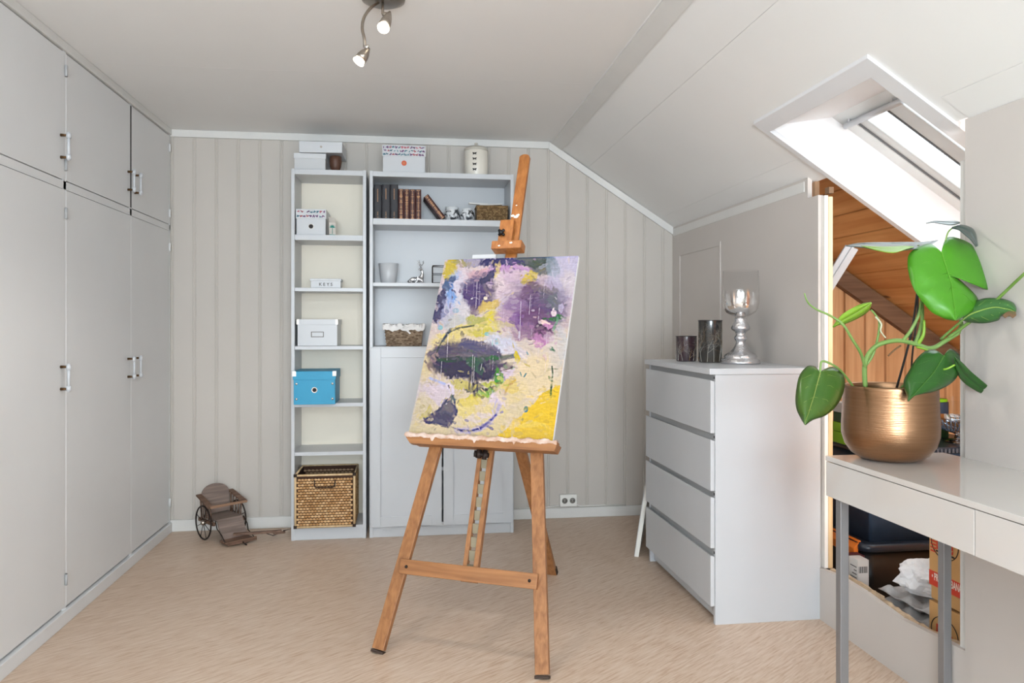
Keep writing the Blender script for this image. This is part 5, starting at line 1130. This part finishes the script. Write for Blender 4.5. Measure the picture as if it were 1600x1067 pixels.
stem('aerial_root', [(1407, 540, 2.17), (1396, 548, 2.16), (1388, 556, 2.15)], .0028, .0022, mat('brown_root', (112, 84, 56), .7))
stem('support_stake', [(1401, 606, 2.24), (1424, 520, 2.24), (1434, 450, 2.24)], .0034, .0030, M_stake)
stem('support_stake', [(1424, 606, 2.24), (1425, 560, 2.24), (1434, 480, 2.23), (1432, 450, 2.23)], .0026, .0024, M_stake)
stem('support_stake', [(1408, 606, 2.22), (1416, 597, 2.22)], .003, .003)

# ================================================================= ATTIC CONTENTS
bn = thing('storage_tub', 'black plastic tub with orange clip handle on the attic floor', 'storage box', (2.10, 2.81, 0))
m = MB(); 
def rrect(x0, x1, y0, y1, r, n=5):
    o = []
    for cx, cy, a0 in ((x1-r, y1-r, 0), (x0+r, y1-r, PI/2), (x0+r, y0+r, PI), (x1-r, y0+r, 1.5*PI)):
        for k in range(n+1): a = a0+PI/2*k/n; o.append((cx+r*math.cos(a), cy+r*math.sin(a)))
    return o
def loft(m, secs, capb=True, capt=True):
    n = len(secs[0][0]); vs = [(x, y, z) for poly_, z in secs for x, y in poly_]
    m.add(vs, [(i*n+k, i*n+(k+1) % n, (i+1)*n+(k+1) % n, (i+1)*n+k) for i in range(len(secs)-1) for k in range(n)], True)
    if capb: m.add([(x, y, secs[0][1]) for x, y in secs[0][0]], [tuple(range(n))[::-1]])
    if capt: m.add([(x, y, secs[-1][1]) for x, y in secs[-1][0]], [tuple(range(n))])
loft(m, [(rrect(-.265, .265, .02, .38, .04), 0), (rrect(-.285, .285, .008, .392, .045), .265)]); m.build('body', M_black, bn)
m = MB(); loft(m, [(rrect(-.298, .298, -.006, .406, .05), .258), (rrect(-.302, .302, -.010, .410, .052), .266), (rrect(-.302, .302, -.010, .410, .052), .280), (rrect(-.295, .295, -.003, .403, .05), .290)]); m.build('lid', mat('navy_black_lid', (40, 46, 56), .3), bn)
m = MB(); m.hexa([(-.318, .03, .235), (-.300, .03, .235), (-.300, .24, .235), (-.318, .24, .235), (-.318, .03, .268), (-.29, .03, .293), (-.29, .24, .293), (-.318, .24, .268)]); m.box(-.285, -.30, .03, .24, .291, .297); m.build('clip_handle', M_orange, bn, .004)
tt = thing('storage_tub', 'dark navy plastic tub with ribbed lid stacked on the tub with the orange clip', 'storage box', (2.12, 2.835, .2905))
m = MB(); loft(m, [(rrect(-.27, .12, 0, .36, .012), .0), (rrect(-.275, .30, -.004, .364, .012), .352)]); m.build('body', mat('navy_plastic', (44, 58, 76), .45, var=.12, scale=20), tt)
m = MB(); loft(m, [(rrect(-.285, .34, -.012, .372, .015), .353), (rrect(-.29, .345, -.016, .376, .015), .380)])
m.build('lid', mat('navy_black_lid', (0, 0, 0)), tt)
m = MB()
for k in range(36): x = -.28+k*.0172; m.box(x, x+.009, -.0195, -.0145, .357, .374)
m.build('lid_ribs', mat('rib_grey', (70, 76, 86), .4), tt)
g1 = thing('flat_box', 'lime green flat box on the ribbed tub lid in the attic, lower of two', 'box', (1.93, 2.83, .6712)); m = MB(); m.box(-.13, .12, 0, .2, 0, .048); m.build('body', M_green, g1, .003); m = MB(); m.box(-.132, .122, -.002, .202, .050, .088); m.build('lid', M_green, g1, .003)
g2 = thing('flat_box', 'dark green flat box with pale top, upper of the two in the attic', 'box', (1.93, 2.84, .7595)); m = MB(); m.box(-.13, .11, 0, .18, .0, .042); m.build('body', M_dkgreen, g2, .003); m = MB(); m.box(-.132, .112, -.002, .182, .043, .085); m.build('lid', mat('pale_lid', (206, 208, 204), .5), g2, .002)
gb = thing('footed_glass_bowl', 'footed glass bowl with ribbed base on the tub lid in the attic', 'bowl', (2.330, 2.935, .6712))
m = MB(); vs = []; n = 48
pr = [(.001, .0), (.060, .0), (.056, .008), (.022, .016), (.018, .032), (.035, .042), (.070, .054), (.098, .078), (.112, .108), (.116, .185)]
m.lathe(pr[:9], n, capb=False, capt=False); mm = m.v
m2 = MB(); m2.lathe(pr[8:], n, capb=False, capt=False)
gs, _ = glassmat('ribbed_blue_glass', (.55, .62, .70, 1), density=.45); gc = glassmat('thin_bowl_glass', (.93, .95, .95, 1), .12, density=.08)[0]
m.build('ribbed_base', gs, gb); m2.build('bowl_wall', gc, gb)
m = MB()
for k in range(40):
    a = 2*PI*k/40; m.tube([(.036*math.cos(a), .036*math.sin(a), .042), (.071*math.cos(a+.12), .071*math.sin(a+.12), .0535), (.100*math.cos(a+.25), .100*math.sin(a+.25), .078), (.1125*math.cos(a+.3), .1125*math.sin(a+.3), .100)], .0020, 5)
m.build('ribs', mat('rib_glass', (84, 104, 124), .12), gb)
g3 = thing('jar', 'lime green and dark tin standing behind the glass bowl in the attic', 'tin', (2.33, 3.12, .6712)); m = MB(); m.use(M_dkgreen).lathe([(.072, 0), (.072, .05)], 30, capt=False).use(M_green).lathe([(.0722, .05), (.0722, .10)], 30, capb=False, capt=False).use(mat('tin_navy', (48, 62, 84), .4)).lathe([(.0722, .10), (.0722, .155), (.066, .158)], 30, capb=False); m.build('body', None, g3); m = MB(); m.lathe([(.068, .1575), (.068, .168), (.001, .169)], 30); m.build('lid', M_green, g3)
g3.name = 'tin'
# banana boxes
for k, (z, lb) in enumerate(((.0, 'brown banana carton with red lettering, lower of the two'), (.262, 'brown banana carton with red PREMIUM BANANAS band, upper of the two'))):
    bx = thing('banana_carton', lb, 'cardboard box', (1.722, 2.302, z))
    m = MB(); m.box(0, .38, -.50, 0, .002 if k else 0, .252); m.build('body', mat('kraft_cardboard', (0, 0, 0)), bx, .002)
    m = MB(); m.box(-.004, .384, -.504, .004, .10 if k == 0 else .045, .256 if not k else .256); m.build('lid', mat('kraft_lid', (202, 156, 100), .8, var=.05), bx, .002)
    A = Vector((0, -1, 0)); B_ = Vector((0, 0, 1)); xo = -.0052
    band = (.040 if k else .0, .088 if k else .0)
    if k:
        m = MB(); m.box(-.0049, -.0044, -.503, .0035, .048, .096); m.build('red_band', M_red, bx)
        m = MB(); textmb(m, '\u2022 PREMIUM BANANAS', .034, (xo, -.010, .078), A*.52, B_, .0004, bold=.0006, align='LEFT'); m.build('band_lettering', M_wht_print, bx)
    lz = .195 if k else .165
    m = MB(); textmb(m, 'Dole', .064, (xo, -.070, lz), A*.62, B_, .0004, bold=.0018); m.build('logo_lettering', M_red, bx)
    m = MB(); c = [(xo, -.070-.062*math.cos(a), lz+.005+.052*math.sin(a)) for a in [PI*2*q/40 for q in range(41)]]; m.tube(c, .0014, 4, False); m.box(xo-.0005, xo+.0005, -.115, -.03, lz-.030, lz-.025); m.build('logo_outline', M_ink, bx)
    m = MB()
    for q in range(4): m.box(xo-.0003, xo+.0005, -.030+.0, -.004, lz-.055+q*.011+.02, lz-.055+q*.011+.025) if k else None
    if k == 0:
        textmb(m, 'SOLD FOR', .022, (xo, -.150, lz+.010), A*.55, B_, .0004, align='LEFT')
        for q in (0, 2): m.box(xo-.0003, xo+.0005, -.215, -.155, lz+.028-q*.016, lz+.033-q*.016)
    if m.v: m.build('fine_print', M_red, bx)
    m = MB(); cc = [(.032*math.cos(a)*(1.0), .020*math.sin(a)) for a in [PI*2*q/20 for q in range(20)]]; m.prism(cc, .0008, ((-.0042, -.205, .175), (0, -1, 0), (0, .3, 1), (-1, 0, 0)));  m.build('hand_hole', M_ink, bx)
# egg trays and crumpled paper
def tray(label, x, y, z, rz, sc=1):
    m = MB(); n = 24; a = .135; vs = []
    for j in range(n+1):
        for i in range(n+1):
            u = i/n*2-1; v = j/n*2-1; e = max(abs(u), abs(v)); zz = .019*(math.cos(u*PI*2.5)*math.cos(v*PI*2.5))+.022
            if e > .93: zz = .022
            vs.append((u*a, v*a, zz))
    fs = [(j*(n+1)+i, j*(n+1)+i+1, (j+1)*(n+1)+i+1, (j+1)*(n+1)+i) for j in range(n) for i in range(n)]
    m.add(vs, fs, True); o = m.build('egg_tray', M_pulp, None); s = o.modifiers.new('t', 'SOLIDIFY'); s.thickness = .004
    o.location = (x, y, z); o.rotation_euler = (0, 0, rz); tag(o, label, 'egg tray', 'egg trays stacked behind the knee wall')
tl = ['grey pulp egg tray at the bottom of the stack beside the banana cartons', 'grey pulp egg tray just above the bottom one', 'grey pulp egg tray in the middle of the stack', 'grey pulp egg tray second from the top of the stack', 'topmost grey pulp egg tray, under the crumpled white paper']
for k, lb in enumerate(tl): tray(lb, 1.86+(.0, .01, -.008, .012, .0)[k], 2.455, .003+.0435*k+(.0), (.05, -.06, .08, -.04, .05)[k])
m = MB(); bm = bmesh.new(); bmesh.ops.create_icosphere(bm, subdivisions=4, radius=1)
from mathutils import noise as mn
for v in bm.verts:
    c = v.co.copy(); r = 1+.35*mn.noise(c*2.2)+.22*abs(mn.noise(c*5.1)); v.co = Vector((c.x*.085*r, c.y*.075*r, max(-.0, .052+c.z*.06*r)))
m.add([v.co for v in bm.verts], [[v.index for v in f.verts] for f in bm.faces], False); bm.free()
o = m.build('crumpled_paper', mat('white_paper', (232, 232, 234), .8), None); o.location = (1.815, 2.45, .225); tag(o, 'crumpled white paper bag lying on the stack of egg trays', 'paper')
t = thing('small_carton', 'small pale printed carton standing at the left of the tubs in the attic', 'carton', (1.712, 2.70, 0)); m = MB(); m.box(0, .045, 0, .06, 0, .265); m.build('body', mat('pale_print_carton', (206, 204, 200), .6), t); m = MB()
for q in range(7): m.box(-.0006, .0, .008, .05-.012*(q % 3), .15+q*.014, .153+q*.014)
for q in range(8): m.box(.004+q*.0045, .0055+q*.0045+.001*(q % 2), -.0006, 0, .215, .24)
m.build('print', M_ink, t)
t = thing('dark_carton', 'dark red and black carton behind the small pale one', 'carton', (1.712, 2.765, 0)); m = MB(); m.box(.02, .07, .0, .05, 0, .26); m.build('body', mat('maroon_carton', (84, 40, 44), .5), t)
# translucent plastic piece under the roof
t = thing('plastic_sheet', 'folded clear plastic strip hanging under the pine roof boards', 'plastic strip', (0, 0, 0))
m = MB(); a = at(1331, 386, 3.30); b = at(1290, 452, 3.42); t.location = b
m.bar(a-b, (0, 0, 0), .060, .012, (0, -1, .2)); m.bar(a-b+Vector((.0, -.01, .006)), Vector((0, -.01, .01)), .010, .02, (0, -1, .2)); m.build('strip', mat('milky_plastic', (226, 232, 238), .25, trans=.2), t, .003)

# ================================================================= CEILING SPOT LAMP
LC = Vector((-.086, 2.585, HC)); lp = thing('ceiling_spotlight', 'brushed nickel ceiling lamp with round plate and two adjustable lit spot heads', 'ceiling lamp', LC)
def la(u, v, d): return at(u, v, d)-LC
m = MB(); m.lathe([(.070, -.0005), (.074, -.006), (.072, -.014), (.05, -.024), (.001, -.028)], 48); m.build('ceiling_plate', M_steel, lp)
m = MB(); m.tube(cr([la(596, 2, 2.56), la(580, 12, 2.50), la(569, 27, 2.47), (la(566, 44, 2.45)), la(569, 60, 2.44), la(570, 74, 2.44)], 6), .0052, 10); m.build('curved_arm', M_steel, lp)
m = MB(); m.tube([la(598, 1, 2.56), la(598, 21, 2.46)], .0050, 10); m.build('short_arm', M_steel, lp)
M_bulb = mat('lit_bulb', (255, 246, 228), .3, emit=(255, 240, 214), estr=5)
def head(a, b):
    a = Vector(a); b = Vector(b); dr = (b-a).normalized(); R = dr.to_track_quat('Z', 'Y').to_matrix(); L_ = (b-a).length
    m = MB(); m.lathe([(.001, -.004), (.005, -.002), (.009, L_*.15), (.0145, L_*.4), (.018, L_*.7), (.0190, L_), (.016, L_), (.015, L_*.9)], 28, a, capt=False, R=R); h_ = m.build('spot_head', M_steel, lp)
    m = MB(); m.lathe([(.014, L_-.01), (.017, L_+.004), (.0195, L_+.010), (.0185, L_+.013), (.001, L_+.014)], 28, a, R=R); m.build('bulb', M_bulb, h_)
head(la(576, 76, 2.44), la(563, 93, 2.43)); m = MB(); m.tube([la(570, 73, 2.44), la(576, 74, 2.44)], .007, 10); m.build('swivel_joint', M_chrome, lp)
head(la(609, 20, 2.46), la(600, 41, 2.41)); m = MB(); m.tube([la(597, 22, 2.46), la(610, 22, 2.46)], .006, 10); m.build('swivel_joint', M_steel, lp)

# every separately attached small piece becomes a part of its own
def split_loose(o):
    me = o.data; p = list(range(len(me.vertices)))
    def f(i):
        while p[i] != i: p[i] = p[p[i]]; i = p[i]
        return i
    for e in me.edges:
        a, b = f(e.vertices[0]), f(e.vertices[1])
        if a != b: p[a] = b
    isl = {}
    for q in me.polygons: isl.setdefault(f(q.vertices[0]), []).append(q)
    if len(isl) < 2: return
    nm = o.name.split('.')[0]; par = o.parent; bev = [(m_.width, m_.segments) for m_ in o.modifiers if m_.type == 'BEVEL']
    for qs in isl.values():
        ids = sorted({v for q in qs for v in q.vertices}); mp = {v: i for i, v in enumerate(ids)}
        m2 = bpy.data.meshes.new(nm); m2.from_pydata([me.vertices[v].co[:] for v in ids], [], [[mp[v] for v in q.vertices] for q in qs])
        for x in me.materials: m2.materials.append(x)
        m2.polygons.foreach_set('material_index', [q.material_index for q in qs]); m2.polygons.foreach_set('use_smooth', [q.use_smooth for q in qs])
        n_ = bpy.data.objects.new(nm, m2); COL.objects.link(n_); n_.parent = par; n_.location = o.location
        for w_, s_ in bev: b = n_.modifiers.new('bevel', 'BEVEL'); b.width = w_; b.segments = s_; b.limit_method = 'ANGLE'; b.angle_limit = math.radians(40)
    bpy.data.objects.remove(o)
for o in list(COL.objects):
    if o.type == 'MESH' and o.parent and o.name.split('.')[0] in ('corner_binding', 'stud', 'metal_corner', 'spindles', 'bolt', 'rear_crosspiece', 'ratchet', 'ears', 'side_rail', 'cable'):
        o.name = {'spindles': 'spindle', 'ears': 'ear', 'ratchet': 'ratchet_block'}.get(o.name.split('.')[0], o.name.split('.')[0])+'.900'; split_loose(o)
